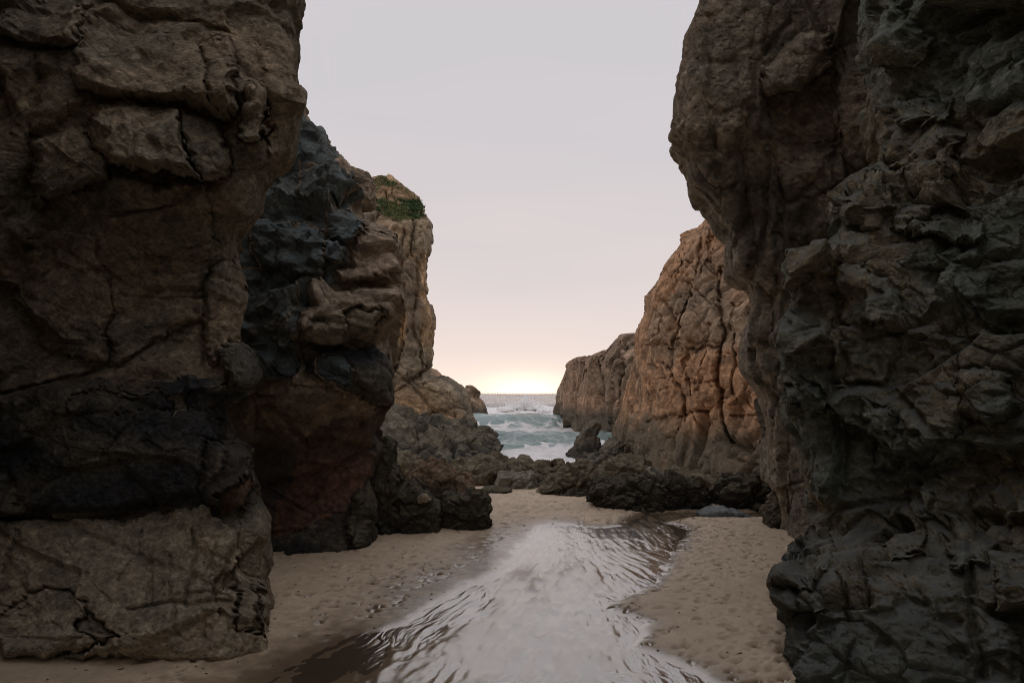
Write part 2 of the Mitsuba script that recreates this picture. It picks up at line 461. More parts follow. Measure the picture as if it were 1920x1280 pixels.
def A_relief(P, n, px, py):
    d = fract(P, (1.5, 1.5, 1.1), 0.08, 0.24, 0.05, 0.04, 1, warp=0.15, sh=0.10, bw=0.10)
    d += fract(P, (0.6, 0.6, 0.40), 0.022, 0.085, 0.02, 0.045, 2, warp=0.15, sh=0.03, bw=0.10)
    d += fract(P, (0.2, 0.2, 0.15), 0.004, 0.020, 0.010, 0.07, 3, warp=0.2, bw=0.14)
    return d + 0.12 * (fbm3(P * 1.0, 2, 4) - 0.5) + 0.030 * (fbm3(P * 6, 4, 5) - 0.5) + grit(P, 0.045, 0.006, 500)


RB = 'rock_block'
A_blocks = [
    ([(0, 0), (120, -20), (170, 40), (150, 100), (60, 90), (0, 80)], 0.2, 0, 0.1, 30, RB),
    ([(170, 40), (280, 48), (370, 75), (440, 130), (445, 200), (425, 228), (340, 205), (205, 200), (160, 180), (150, 90)], 0.22, 0.05, 0.12, 34, RB),
    ([(375, 75), (430, 70), (450, 130), (440, 215), (400, 205), (390, 120)], 0.30, 0.05, 0.08, 16, RB),
    ([(480, 60), (560, 50), (566, 180), (552, 200), (541, 297), (505, 300), (520, 240), (490, 180)], 0.06, 0, 0.05, 22, RB),
    ([(440, 250), (470, 180), (510, 200), (518, 240), (505, 258), (462, 262)], 0.36, 0.05, 0.12, 20, RB),
    ([(60, 262), (150, 235), (200, 300), (197, 340), (65, 382), (50, 320)], 0.26, 0.05, 0.14, 24, RB),
    ([(155, 235), (240, 200), (330, 212), (400, 232), (430, 275), (425, 320), (385, 338), (300, 318), (200, 312)], 0.52, 0.08, 0.26, 40, RB),
    ([(340, 215), (400, 232), (430, 275), (428, 325), (390, 338), (352, 300)], 0.16, 0.05, 0.1, 22, RB),
    ([(195, 330), (300, 330), (385, 345), (400, 420), (390, 485), (250, 500), (190, 430)], 0.12, 0.06, -0.10, 26, RB),
    ([(395, 345), (500, 312), (502, 390), (440, 452), (434, 490), (402, 480)], 0.04, 0.05, 0.02, 20, RB),
    ([(60, 420), (170, 440), (220, 560), (200, 690), (60, 640)], 0.12, 0.08, 0.02, 24, RB),
    ([(232, 512), (385, 512), (385, 600), (310, 625), (215, 690), (210, 560)], 0.10, 0.04, 0.05, 20, RB),
    ([(388, 500), (434, 488), (456, 567), (451, 640), (402, 690), (375, 600)], 0.20, 0.02, 0.05, 18, RB),
    ([(405, 650), (450, 640), (483, 662), (486, 705), (466, 728), (425, 722)], 0.34, 0.0, 0.1, 18, RB, 'black_band', 'small jet black bulging block at the cliff edge'),
    ([(0, 745), (130, 722), (250, 706), (330, 700), (420, 706), (427, 790), (440, 828), (378, 930), (250, 950), (0, 960)], 0.16, 0.03, 0.02, 20, 'tidal_band', 'black_band', 'black stained band across the cliff'),
    ([(135, 738), (300, 716), (318, 770), (140, 777)], 0.10, 0, 0.03, 10, RB, 'black_band'),
    ([(310, 735), (345, 735), (348, 775), (318, 778)], 0.05, 0, 0.0, 8, RB, 'granite_pale', 'small pale tan patch in the black band'),
    ([(380, 822), (437, 826), (478, 860), (484, 902), (470, 962), (400, 950), (378, 930)], 0.30, 0.05, 0.10, 22, RB),
    ([(405, 925), (475, 890), (482, 920), (462, 962), (420, 965)], 0.02, 0, -0.1, 14, RB, 'red_rock', 'rusty red underside of a protruding block'),
    ([(0, 985), (200, 975), (300, 962), (388, 945), (440, 1005), (478, 1080), (505, 1103), (503, 1240), (0, 1240)], 0.22, 0.02, 0.20, 26, 'rock_apron', 'granite_pale', 'pale sand scoured granite at the foot of the cliff'),
    ([(10, 1172), (60, 1110), (120, 1103), (185, 1130), (190, 1170), (240, 1212), (100, 1240), (10, 1240)], 0.30, 0.02, 0.12, 34, 'rock_slab', 'granite_pale'),
    ([(160, 1166), (195, 1150), (235, 1185), (247, 1213), (205, 1219)], 0.16, 0, 0.08, 14, 'rock_slab', 'granite_pale'),
    ([(450, 1040), (476, 1082), (470, 1190), (445, 1185)], 0.10, 0.05, 0.05, 9, RB, 'granite_pale'),
    ([(480, 1105), (506, 1103), (504, 1195), (478, 1198)], 0.06, 0, 0.05, 9, RB, 'granite_pale'),
]
A_blocks = [(b_[0], b_[1] * (1.35 if k_ < 12 else 1), b_[2], b_[3] * (1.6 if k_ < 12 else 1), *b_[4:]) for k_, b_ in enumerate(A_blocks)]
A_cracks = [([(255, 1140), (300, 1135), (375, 1128), (440, 1120)], 4, 0.07), ([(300, 1140), (304, 1190)], 3, 0.06), ([(335, 1135), (338, 1192)], 3, 0.06), ([(378, 1130), (382, 1192)], 3, 0.03), ([(0, 974), (150, 966), (230, 962), (262, 950), (330, 944)], 4, 0.07), ([(342, 215), (347, 262), (352, 295), (380, 335)], 3.5, 0.07), ([(60, 975), (22, 1040), (10, 1130)], 5, 0.10),
            ([(262, 990), (255, 1040), (230, 1090)], 3, 0.05), ([(365, 1000), (362, 1080), (355, 1130)], 4, 0.09), ([(280, 1050), (290, 1125)], 4, 0.08), ([(318, 1040), (325, 1120)], 3, 0.06),
            ([(400, 1010), (392, 1080), (405, 1130)], 3, 0.035), ([(425, 1030), (430, 1110)], 3, 0.03), ([(200, 405), (290, 384), (330, 365), (400, 335)], 5, 0.10), ([(205, 200), (150, 225), (60, 262)], 6, 0.12),
            ([(205, 205), (330, 203), (425, 232)], 5, 0.12), ([(90, 130), (60, 260), (40, 420), (60, 560)], 9, 0.15), ([(210, 690), (120, 720), (0, 735)], 8, 0.15), ([(385, 500), (380, 690)], 4, 0.10),
            ([(150, 40), (200, 10), (330, 20), (430, 60)], 6, 0.12), ([(0, 60), (60, 100), (150, 95)], 6, 0.12), ([(230, 550), (310, 565), (380, 555)], 3, 0.05), ([(300, 510), (330, 470), (400, 440)], 3, 0.05)]
cliff('near_cliff', A_ctrl, A_relief, A_blocks, A_cracks, 'granite', 'brown granite cliff filling the left edge, with a black band above a pale foot', 'cliff')

# ================================================================ left middle cliff with the dark dike
B_sil = [(-300, 500), (100, 545), (205, 566), (226, 581), (234, 606), (267, 614), (291, 629), (302, 648), (315, 652), (324, 673), (342, 677), (370, 678), (393, 676), (410, 684), (430, 718), (451, 747), (499, 755), (533, 750), (562, 753), (596, 750), (611, 741),
         (664, 738), (703, 736), (725, 737), (751, 736), (773, 718), (803, 709), (825, 712), (847, 711), (875, 703), (900, 698), (950, 707), (997, 706), (1023, 700), (1060, 690), (1150, 680)]
B_Y = [(-300, 13.5), (200, 13.0), (345, 12.3), (420, 11.7), (470, 11.3), (530, 11.3), (560, 10.9), (610, 10.8), (650, 11.2), (690, 10.8), (740, 10.9), (790, 11.35), (850, 11.75), (930, 11.6), (1000, 11.3), (1036, 11.15), (1150, 10.9)]
B_rows = [-300, 100, 205, 226, 240, 267, 291, 302, 315, 324, 342, 370, 393, 410, 430, 451, 499, 533, 545, 562, 596, 611, 640, 664, 703, 725, 751, 773, 803, 825, 847, 875, 900, 950, 997, 1023, 1060, 1150]
B_cols = Cols(380, [(0, 0.3), (0.3, 0.1), (0.55, 0), (0.8, 0.05), (0.93, 0.25), (0.985, 0.6), (1.0, 0.95)])
B_ctrl = col_rows(B_rows, B_sil, B_Y, B_cols, lambda p, z: [(-9, 9.2, z), (-6, 10.6, z)], lambda p, z: [(p[0] - 0.4, p[1] + 1.4, z), (p[0] - 4.0, p[1] + 3.0, z)])
top = B_ctrl[:1].copy()
top[..., 1] += 3
top[..., 2] += 0.3
B_ctrl = np.concatenate([top, B_ctrl])
DIKE = [(540, 180), (566, 203), (581, 226), (606, 233), (630, 291), (652, 312), (678, 324), (684, 345), (672, 393), (683, 420), (676, 455), (640, 490), (636, 520), (600, 560), (560, 620), (568, 700), (520, 740), (400, 760), (370, 480), (470, 380), (500, 300)]


def B_relief(P, n, px, py):
    dk = ss(-12, 12, polydist(px, py, DIKE))
    a = fract(P, (1.6, 1.6, 0.9), 0.08, 0.22, 0.10, 0.04, 21, warp=0.15, sh=0.14, bw=0.10) + fract(P, (0.5, 0.5, 0.3), 0.016, 0.06, 0.04, 0.05, 22, warp=0.15, sh=0.03, bw=0.10)
    b = fract(P, (0.75, 0.75, 0.65), 0.10, 0.30, 0.06, 0.05, 23, warp=0.2, sh=0.12, bw=0.10) + fract(P, (0.3, 0.3, 0.24), 0.02, 0.11, 0.02, 0.07, 24, warp=0.2, sh=0.03, bw=0.10)
    d = a * (1 - dk) + b * dk
    d += fract(P, (0.16, 0.16, 0.12), 0.004, 0.016, 0.01, 0.1, 25, warp=0.2, bw=0.14)
    return d + 0.12 * (fbm3(P * 1.1, 2, 26) - 0.5) + 0.035 * (fbm3(P * 6, 4, 27) - 0.5) + grit(P, 0.06, 0.008, 510) - 0.03


B_blocks = [
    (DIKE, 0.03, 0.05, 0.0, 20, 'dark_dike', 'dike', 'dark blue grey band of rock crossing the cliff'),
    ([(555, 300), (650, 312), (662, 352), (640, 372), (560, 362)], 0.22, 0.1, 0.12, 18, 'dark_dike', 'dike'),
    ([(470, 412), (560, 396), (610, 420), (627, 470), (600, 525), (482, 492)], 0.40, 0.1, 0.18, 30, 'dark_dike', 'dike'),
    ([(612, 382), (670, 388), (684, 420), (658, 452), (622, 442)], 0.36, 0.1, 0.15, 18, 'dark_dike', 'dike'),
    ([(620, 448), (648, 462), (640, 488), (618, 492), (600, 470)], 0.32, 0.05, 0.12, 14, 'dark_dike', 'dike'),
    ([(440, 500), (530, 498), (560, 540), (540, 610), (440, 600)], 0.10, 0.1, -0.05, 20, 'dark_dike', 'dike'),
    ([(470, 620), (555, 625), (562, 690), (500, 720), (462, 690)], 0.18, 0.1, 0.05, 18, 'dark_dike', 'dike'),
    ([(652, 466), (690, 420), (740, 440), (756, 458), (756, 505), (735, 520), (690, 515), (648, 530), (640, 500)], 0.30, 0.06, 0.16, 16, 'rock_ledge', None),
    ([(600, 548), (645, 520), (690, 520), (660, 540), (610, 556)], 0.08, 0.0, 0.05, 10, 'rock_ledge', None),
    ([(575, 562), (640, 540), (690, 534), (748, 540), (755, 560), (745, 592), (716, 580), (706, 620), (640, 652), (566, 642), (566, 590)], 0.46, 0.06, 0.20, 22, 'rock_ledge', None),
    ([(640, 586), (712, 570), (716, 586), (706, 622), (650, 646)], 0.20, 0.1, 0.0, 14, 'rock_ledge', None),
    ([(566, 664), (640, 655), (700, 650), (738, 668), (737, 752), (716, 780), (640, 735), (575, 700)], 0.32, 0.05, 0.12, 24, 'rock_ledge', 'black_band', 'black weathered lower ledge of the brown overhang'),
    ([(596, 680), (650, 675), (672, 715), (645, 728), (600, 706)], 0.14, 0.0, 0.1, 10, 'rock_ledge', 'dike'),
    ([(470, 720), (560, 715), (640, 745), (600, 800), (540, 850), (500, 940), (470, 900)], 0.05, 0.1, 0.0, 30, 'rock_block', None),
    ([(560, 830), (640, 780), (700, 800), (703, 880), (655, 950), (585, 992), (515, 1005), (505, 965)], 0.03, 0.02, 0.03, 14, 'red_patch', 'red_rock', 'dark rust red underside of the overhang'),
    ([(655, 955), (690, 890), (708, 950), (706, 1030), (655, 1032), (640, 1000)], 0.18, 0.02, 0.08, 18, 'rock_block', 'mussel_rock'),
    ([(505, 1000), (580, 996), (640, 985), (655, 1040), (505, 1060)], 0.10, 0.0, 0.08, 16, 'rock_block', 'black_band'),
]
B_cracks = [([(652, 466), (700, 470), (756, 462)], 3, 0.05), ([(640, 535), (690, 528), (750, 534)], 5, 0.12), ([(566, 652), (640, 655), (738, 640)], 6, 0.14), ([(640, 590), (668, 580), (716, 572)], 3, 0.05)]
B_key, _, _ = cliff('overhanging_cliff', B_ctrl, B_relief, B_blocks, B_cracks, 'brown_granite', 'stepped brown overhanging cliff crossed by a dark blue band, second from left', 'cliff')


def plain(amp, s, seed, fine=0.25):
    def rel(P, n, px, py):
        d = fract(P, (s, s, s * 0.75), amp * 0.4, amp * 1.4, amp * 0.9, 0.06, seed, warp=0.2, sh=amp * 0.25, bw=0.12)
        d += fract(P, (s * 0.35, s * 0.35, s * 0.28), amp * 0.10, amp * 0.45, amp * 0.3, 0.08, seed + 1, warp=0.2, bw=0.14)
        return d + grit(P, s * 0.16, amp * 0.10, seed + 3) + amp * fine * 2 * (fbm3(P * (2.0 / s), 4, seed + 2) - 0.5)
    return rel


V, f = rock(None, [(640, 345), (660, 330), (676, 323), (692, 330), (702, 345), (704, 372), (702, 388), (690, 394), (650, 396)], 13.4, 0.5, None, None, None, plain(0.06, 0.4, 31), box=0.3)
put(B_key + '__summit_block', V, f, 'brown_granite')

# ================================================================ right brown cliff
K_sil = [(-600, 1400), (-150, 1335), (0, 1318), (33, 1307), (82, 1288), (115, 1283), (164, 1269), (213, 1266), (241, 1256), (263, 1266), (290, 1286), (342, 1297), (361, 1321), (399, 1346), (427, 1373), (459, 1370), (494, 1371), (515, 1389), (533, 1410), (555, 1419),
         (600, 1411), (651, 1402), (681, 1400), (721, 1419), (751, 1434), (786, 1441), (817, 1446), (860, 1445), (910, 1446), (925, 1463), (985, 1470), (1017, 1472), (1042, 1505), (1080, 1540)]
K_Y = [(-600, 11), (0, 11.5), (160, 11.8), (241, 11.9), (400, 12.5), (550, 12.9), (680, 12.8), (750, 13.0), (900, 12.4), (1017, 11.85), (1080, 11.5)]
K_rows = [p for p, _ in K_sil]
K_cols = Cols(1800, [(1.0, 0.95), (0.985, 0.55), (0.93, 0.2), (0.8, 0.0), (0.55, -0.15), (0.3, -0.4), (0, -0.8)])
K_ctrl = col_rows(K_rows, K_sil, K_Y, K_cols, lambda p, z: [(p[0] + 4.0, p[1] + 4.0, z), (p[0] + 0.4, p[1] + 1.6, z)], lambda p, z: [(p[0] + 2, p[1] + 1.0, z)])
top = K_ctrl[:1].copy()
top[..., 1] += 3
top[..., 0] += 1.5
K_ctrl = np.concatenate([top, K_ctrl])


def K_relief(P, n, px, py):
    d = fract(P, (0.7, 0.7, 3.4), 0.07, 0.24, 0.14, 0.06, 41, warp=0.25, bw=0.12)
    d += fract(P, (0.45, 0.45, 0.8), 0.02, 0.09, 0.04, 0.06, 42, warp=0.25, sh=0.02, bw=0.12)
    d += lumps(P, (0.15, 0.15, 0.22), 0.016, 43, 0.4)
    return d + 0.14 * (fbm3(P * 1.0, 2, 44) - 0.5) + 0.07 * (fbm3(P * 6, 4, 45) - 0.5) + grit(P, 0.06, 0.010, 520) - 0.04


K_blocks = [
    ([(1430, 140), (1455, 100), (1500, 60), (1560, 50), (1562, 110), (1500, 165), (1440, 178)], 0.42, 0.0, 0.16, 28, RB),
    ([(1440, 195), (1500, 172), (1562, 150), (1570, 285), (1490, 290), (1450, 260)], -0.30, 0, 0.05, 20, RB),
    ([(1590, 80), (1630, 70), (1645, 310), (1600, 325), (1568, 250), (1566, 180)], 0.22, 0.05, 0.04, 16, RB),
    ([(1300, 0), (1400, -40), (1410, 120), (1395, 260), (1330, 330), (1275, 260), (1285, 120)], 0.10, 0.0, 0.03, 36, RB),
    ([(1460, 305), (1560, 300), (1570, 420), (1530, 470), (1470, 440)], 0.14, 0.0, 0.05, 22, RB),
    ([(1405, 380), (1450, 330), (1462, 480), (1440, 640), (1405, 660), (1412, 560)], 0.10, 0.0, 0.05, 18, RB),
    ([(1440, 762), (1465, 790), (1470, 900), (1475, 1017), (1450, 960), (1445, 860)], 0.08, 0.0, 0.0, 12, RB, None, 'reddish strip of rock at the lower edge'),
]
K_cracks = [([(1385, 250), (1400, 420), (1378, 480)], 7, 0.18), ([(1445, 290), (1436, 430), (1412, 530)], 6, 0.16), ([(1340, 40), (1330, 200), (1350, 330)], 6, 0.12), ([(1480, 40), (1420, 120), (1410, 220)], 5, 0.12),
            ([(1500, 330), (1560, 375)], 3, 0.06), ([(1566, 130), (1570, 300)], 5, 0.12), ([(1400, 660), (1425, 700), (1440, 760)], 4, 0.08)]
cliff('leaning_cliff', K_ctrl, K_relief, K_blocks, K_cracks, 'ribbed_granite', 'ribbed brown cliff with a rounded nose leaning out over the gap on the right', 'cliff', flip=False)

# ================================================================ right near cliff, weathered into hollows
L_sil = [(-700, 1600), (-200, 1620), (0, 1631), (66, 1634), (104, 1630), (164, 1641), (219, 1641), (246, 1653), (284, 1652), (312, 1647), (323, 1625), (350, 1581), (377, 1560), (399, 1571), (416, 1576), (449, 1566), (465, 1527), (481, 1475), (500, 1481), (520, 1489),
         (547, 1494), (580, 1489), (602, 1466), (629, 1451), (651, 1461), (690, 1470), (715, 1464), (765, 1474), (790, 1485), (825, 1500), (860, 1508), (905, 1516), (950, 1526), (985, 1531), (1010, 1528), (1030, 1512), (1045, 1512), (1070, 1488), (1090, 1474), (1115, 1472), (1135, 1468), (1160, 1474),
         (1195, 1475), (1235, 1479), (1265, 1461), (1300, 1463), (1420, 1470)]
L_Y = [(-700, 8.0), (0, 8.6), (300, 8.7), (465, 8.4), (650, 8.3), (850, 8.4), (985, 8.3), (1025, 8.0), (1045, 7.5), (1070, 6.95), (1090, 6.7), (1135, 6.5), (1195, 6.4), (1280, 6.2), (1420, 5.9)]
L_rows = [p for p, _ in L_sil]
L_cols = Cols(1980, [(1.0, 0.7), (0.985, 0.3), (0.93, 0.0), (0.8, -0.25), (0.6, -0.6), (0.4, -0.95), (0.2, -1.3), (0, -1.7)])


def L_right(p, z):
    return [(p[0] * 0.4 + 1.6, min(p[1] - 1.0, 3.5), z), (3.4, 0.0, z), (4.0, -6, z), (2.2, -11, z)]


lc = []
for py in L_rows:
    sl, Yl = np.interp(py, *zip(*L_sil)), np.interp(py, *zip(*L_Y))
    Yr = np.interp(py, [-700, 300, 900, 1100, 1280, 1420], [6.4, 6.9, 6.6, 5.9, 5.7, 5.5])
    mid = []
    for t, o in [(1.0, 0.75), (0.985, 0.35), (0.93, 0.05), (0.8, 0), (0.6, 0), (0.4, 0), (0.2, 0), (0, 0)]:
        q = 1980 + (sl - 1980) * t
        w = ss(0, 1, t) * 0.5 + 0.5 * t
        mid.append(at(q, py, Yr + (Yl - Yr) * w + o))
    z = [m_[2] for m_ in mid]
    lc.append([np.array([mid[0][0] + 4.0, mid[0][1] + 2.2, z[0]]), np.array([mid[0][0] + 0.5, mid[0][1] + 1.2, z[0]])] + mid + [np.array(q) for q in L_right(mid[-1], z[-1])])
L_ctrl = np.array(lc)
top = L_ctrl[:1].copy()
top[..., 0] += 4
top[..., 2] += 0.6
L_ctrl = np.concatenate([top, L_ctrl])


def L_relief(P, n, px, py):
    d = fract(P, (1.3, 1.3, 1.0), 0.10, 0.28, 0.12, 0.05, 51, warp=0.25, sh=0.12, bw=0.12)
    d += lumps(P, (0.55, 0.55, 0.45), 0.13, 52, 0.35)
    d += fract(P, (0.4, 0.4, 0.32), 0.02, 0.08, 0.05, 0.05, 53, warp=0.25, sh=0.03, bw=0.12)
    d += lumps(P, (0.19, 0.19, 0.16), 0.022, 57, 0.4)
    d -= 0.26 * ss(0.66, 0.82, noise3(P * [2.6, 2.6, 3.2], 58)) + 0.07 * ss(0.66, 0.80, noise3(P * [7, 7, 9], 59))
    d += scoops(P, (0.26, 0.26, 0.2), 0.03, 54, 0.5) * ss(0.45, 0.6, fbm3(P * 0.9, 2, 60))
    return d + 0.14 * (fbm3(P * 1.0, 2, 55) - 0.5) + 0.05 * (fbm3(P * 7, 4, 56) - 0.5) + grit(P, 0.06, 0.013, 530)


L_blocks = [
    ([(1660, 240), (1740, 200), (1800, 250), (1790, 340), (1700, 340), (1655, 300)], 0.25, 0.05, 0.1, 30, RB),
    ([(1630, 30), (1700, 20), (1740, 80), (1700, 130), (1640, 120)], 0.2, 0.0, 0.1, 24, RB),
    ([(1640, 200), (1700, 180), (1790, 190), (1760, 230), (1680, 240)], 0.3, 0.0, 0.1, 18, RB),
    ([(1580, 352), (1650, 318), (1670, 370), (1600, 430), (1566, 400)], 0.25, 0.0, 0.1, 16, RB),
    ([(1660, 420), (1740, 340), (1790, 330), (1780, 360), (1690, 440)], 0.30, 0.0, 0.1, 16, RB),
    ([(1690, 415), (1760, 395), (1840, 420), (1850, 450), (1760, 440), (1700, 440)], 0.35, 0.0, 0.1, 16, RB),
    ([(1478, 482), (1530, 466), (1566, 452), (1575, 500), (1560, 520), (1500, 525)], 0.22, 0.0, 0.08, 14, RB),
    ([(1562, 520), (1580, 490), (1620, 495), (1680, 540), (1690, 600), (1620, 620), (1570, 580)], 0.32, 0.05, 0.12, 30, RB),
    ([(1700, 560), (1720, 510), (1850, 500), (1850, 590), (1760, 600)], 0.06, 0.05, 0.05, 26, RB),
    ([(1455, 630), (1490, 590), (1550, 600), (1560, 640), (1500, 665)], 0.2, 0.0, 0.08, 16, RB),
    ([(1575, 620), (1650, 600), (1680, 640), (1650, 720), (1590, 720)], 0.2, 0.0, 0.08, 24, RB),
    ([(1464, 715), (1500, 690), (1540, 740), (1530, 790), (1490, 790)], 0.25, 0.0, 0.10, 18, RB),
    ([(1640, 740), (1690, 760), (1700, 850), (1660, 880), (1625, 880), (1630, 800)], 0.22, 0.0, 0.05, 18, RB),
    ([(1700, 780), (1760, 720), (1820, 730), (1800, 860), (1720, 880), (1680, 860)], 0.2, 0.05, 0.05, 30, RB),
    ([(1800, 700), (1880, 690), (1915, 760), (1870, 800), (1810, 770)], 0.3, 0.05, 0.1, 26, RB),
    ([(1840, 880), (1940, 870), (1940, 960), (1850, 970)], 0.2, 0.0, 0.1, 24, RB),
    ([(1650, 980), (1680, 920), (1750, 920), (1740, 1040), (1660, 1060)], 0.2, 0.0, 0.05, 26, RB),
    ([(1460, 1090), (1475, 1060), (1530, 1005), (1570, 1015), (1560, 1060), (1500, 1110)], 0.16, 0.0, 0.06, 18, RB),
    ([(1453, 1130), (1470, 1115), (1530, 1100), (1565, 1120), (1540, 1160), (1470, 1165)], 0.18, 0.0, 0.06, 16, RB),
    ([(1570, 1060), (1620, 1050), (1620, 1120), (1580, 1140)], 0.2, 0.0, 0.06, 16, RB),
    ([(1480, 1150), (1560, 1145), (1600, 1200), (1580, 1290), (1490, 1290), (1478, 1220)], 0.12, 0.0, 0.04, 26, RB),
    ([(1770, 960), (1850, 1000), (1850, 1060), (1780, 1060)], 0.2, 0.0, 0.08, 24, RB),
    ([(1860, 1060), (1940, 1050), (1940, 1140), (1870, 1140)], 0.2, 0.0, 0.08, 24, RB),
]
L_cracks = [([(1800, 480), (1805, 700)], 4, 0.08), ([(1560, 700), (1580, 900), (1560, 1000)], 12, 0.25), ([(1660, 1050), (1690, 900), (1780, 880)], 7, 0.15), ([(1815, 900), (1820, 1150), (1840, 1280)], 8, 0.15)]
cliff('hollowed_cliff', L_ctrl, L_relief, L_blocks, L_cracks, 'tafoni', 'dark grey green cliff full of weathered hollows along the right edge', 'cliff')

# ================================================================ far right orange cliff
M_sil = [(400, 1340), (415, 1323), (430, 1312), (450, 1281), (467, 1271), (494, 1249), (520, 1238), (542, 1225), (555, 1216), (585, 1214), (607, 1205), (620, 1197), (640, 1195), (660, 1193), (700, 1184), (740, 1173), (773, 1162), (808, 1150), (830, 1151), (850, 1160), (880, 1170), (910, 1176), (960, 1180)]
M_rows = [p for p, _ in M_sil]
mc = []
for py in M_rows:
    s = np.interp(py, *zip(*M_sil))
    row = []
    for t, o in [(0, 2.4), (0.02, 1.2), (0.07, 0.4), (0.25, 0), (0.5, 0), (0.75, 0), (1, 0)]:
        px = s + (1540 - s) * t
        Y = np.interp(px, [1140, 1175, 1225, 1320, 1440, 1540], [39, 35.5, 31, 28, 25, 23.5]) + 3.5 * ss(640, 400, py) - 1.2 * ss(760, 900, py)
        row.append(at(px, py, Y + o))
    a, b = row[0], row[-1]
    row = [np.array([a[0] + 9, a[1] + 9, a[2]]), np.array([a[0] + 0.8, a[1] + 4, a[2]])] + row + [np.array([b[0] + 6, b[1], b[2]])]
    mc.append(row)
M_ctrl = np.array(mc)
top = M_ctrl[:1].copy()
top[..., 0] += 3
top[..., 1] += 6
M_ctrl = np.concatenate([top, M_ctrl])


def M_relief(P, n, px, py):
    d = fract(P, (2.6, 2.6, 3.8), 0.09, 0.34, 0.40, 0.03, 61, warp=0.18, sh=0.10, bw=0.07)
    d += fract(P, (1.0, 1.0, 1.7), 0.04, 0.15, 0.22, 0.05, 62, warp=0.22, sh=0.03, bw=0.08)
    d += fract(P, (0.42, 0.42, 0.65), 0.015, 0.07, 0.14, 0.09, 63, warp=0.25, bw=0.12)
    return d + 0.4 * (fbm3(P * 0.4, 2, 64) - 0.5) + 0.09 * (fbm3(P * 2.4, 4, 65) - 0.5) + grit(P, 0.22, 0.022, 540)


M_cracks = [([(1315, 428), (1317, 459), (1312, 485), (1302, 511), (1302, 537), (1284, 572), (1267, 625), (1253, 638)], 3.2, 0.5), ([(1323, 494), (1336, 511), (1358, 511)], 2, 0.25), ([(1350, 511), (1345, 564), (1354, 625), (1352, 712), (1361, 773), (1363, 821)], 3.2, 0.5), ([(1245, 502), (1262, 524), (1302, 529)], 2, 0.25), ([(1218, 555), (1245, 564), (1262, 590), (1280, 585)], 2.2, 0.25), ([(1302, 542), (1323, 564), (1341, 572)], 2, 0.25), ([(1201, 651), (1253, 644), (1280, 655), (1345, 651)], 2.6, 0.35), ([(1249, 651), (1280, 660), (1288, 712), (1306, 760)], 2.6, 0.35), ([(1218, 712), (1262, 703)], 2, 0.2), ([(1223, 716), (1227, 747)], 1.8, 0.2), ([(1245, 686), (1262, 703), (1280, 751), (1284, 786)], 2.6, 0.3), ([(1218, 793), (1253, 775), (1302, 773), (1332, 769)], 3.2, 0.4), ([(1288, 712), (1315, 716), (1350, 712)], 2, 0.25), ([(1371, 625), (1380, 686), (1376, 743)], 2.2, 0.3), ([(1385, 625), (1402, 660)], 2, 0.25), ([(1271, 467), (1280, 494), (1262, 524)], 2.2, 0.3), ([(1371, 572), (1363, 616)], 2, 0.25), ([(1306, 773), (1315, 817)], 2, 0.25), ([(1376, 782), (1437, 773)], 2.2, 0.25), ([(1280, 791), (1262, 817)], 2, 0.2), ([(1385, 686), (1420, 712)], 2.2, 0.25), ([(1262, 651), (1258, 695), (1245, 730)], 1.8, 0.2), ([(1323, 660), (1319, 712), (1306, 730)], 1.8, 0.2), ([(1332, 607), (1323, 642), (1302, 660)], 1.8, 0.2), ([(1236, 590), (1232, 625), (1210, 642)], 1.8, 0.2), ([(1288, 489), (1306, 511)], 1.8, 0.2), ([(1210, 686), (1236, 682)], 1.8, 0.15), ([(1393, 555), (1376, 572), (1367, 564)], 2, 0.25), ([(1341, 441), (1332, 467), (1323, 494)], 2.2, 0.3), ([(1175, 677), (1188, 712), (1175, 747)], 2, 0.2), ([(1367, 660), (1350, 664)], 1.8, 0.2), ([(1398, 712), (1393, 747), (1411, 765)], 2, 0.2), ([(1227, 751), (1245, 765)], 1.8, 0.2)]
M_blocks = [([(1205, 615), (1240, 600), (1255, 640), (1200, 650)], 0.15, 0, 0.1, 10, RB), ([(1285, 455), (1325, 415), (1330, 480), (1300, 530), (1275, 490)], 0.35, 0, 0.1, 14, RB),
            ([(1330, 430), (1370, 430), (1372, 500), (1345, 505)], 0.35, 0, 0.1, 12, RB), ([(1265, 655), (1345, 655), (1350, 760), (1305, 765)], 0.2, 0, 0.05, 14, RB), ([(1222, 700), (1245, 690), (1282, 752), (1280, 772), (1225, 785)], 0.25, 0, 0.05, 12, RB),
            ([(1362, 640), (1430, 640), (1440, 740), (1366, 765)], 0.2, 0, 0.05, 14, RB), ([(1258, 570), (1300, 545), (1345, 560), (1350, 640), (1262, 640)], 0.25, 0, 0.05, 14, RB)]
M_key, MV, MN = cliff('orange_cliff', M_ctrl, M_relief, M_blocks, M_cracks, 'orange_granite', 'tall orange brown cliff with a web of cracks, right of the sea', 'cliff', step=2.4)

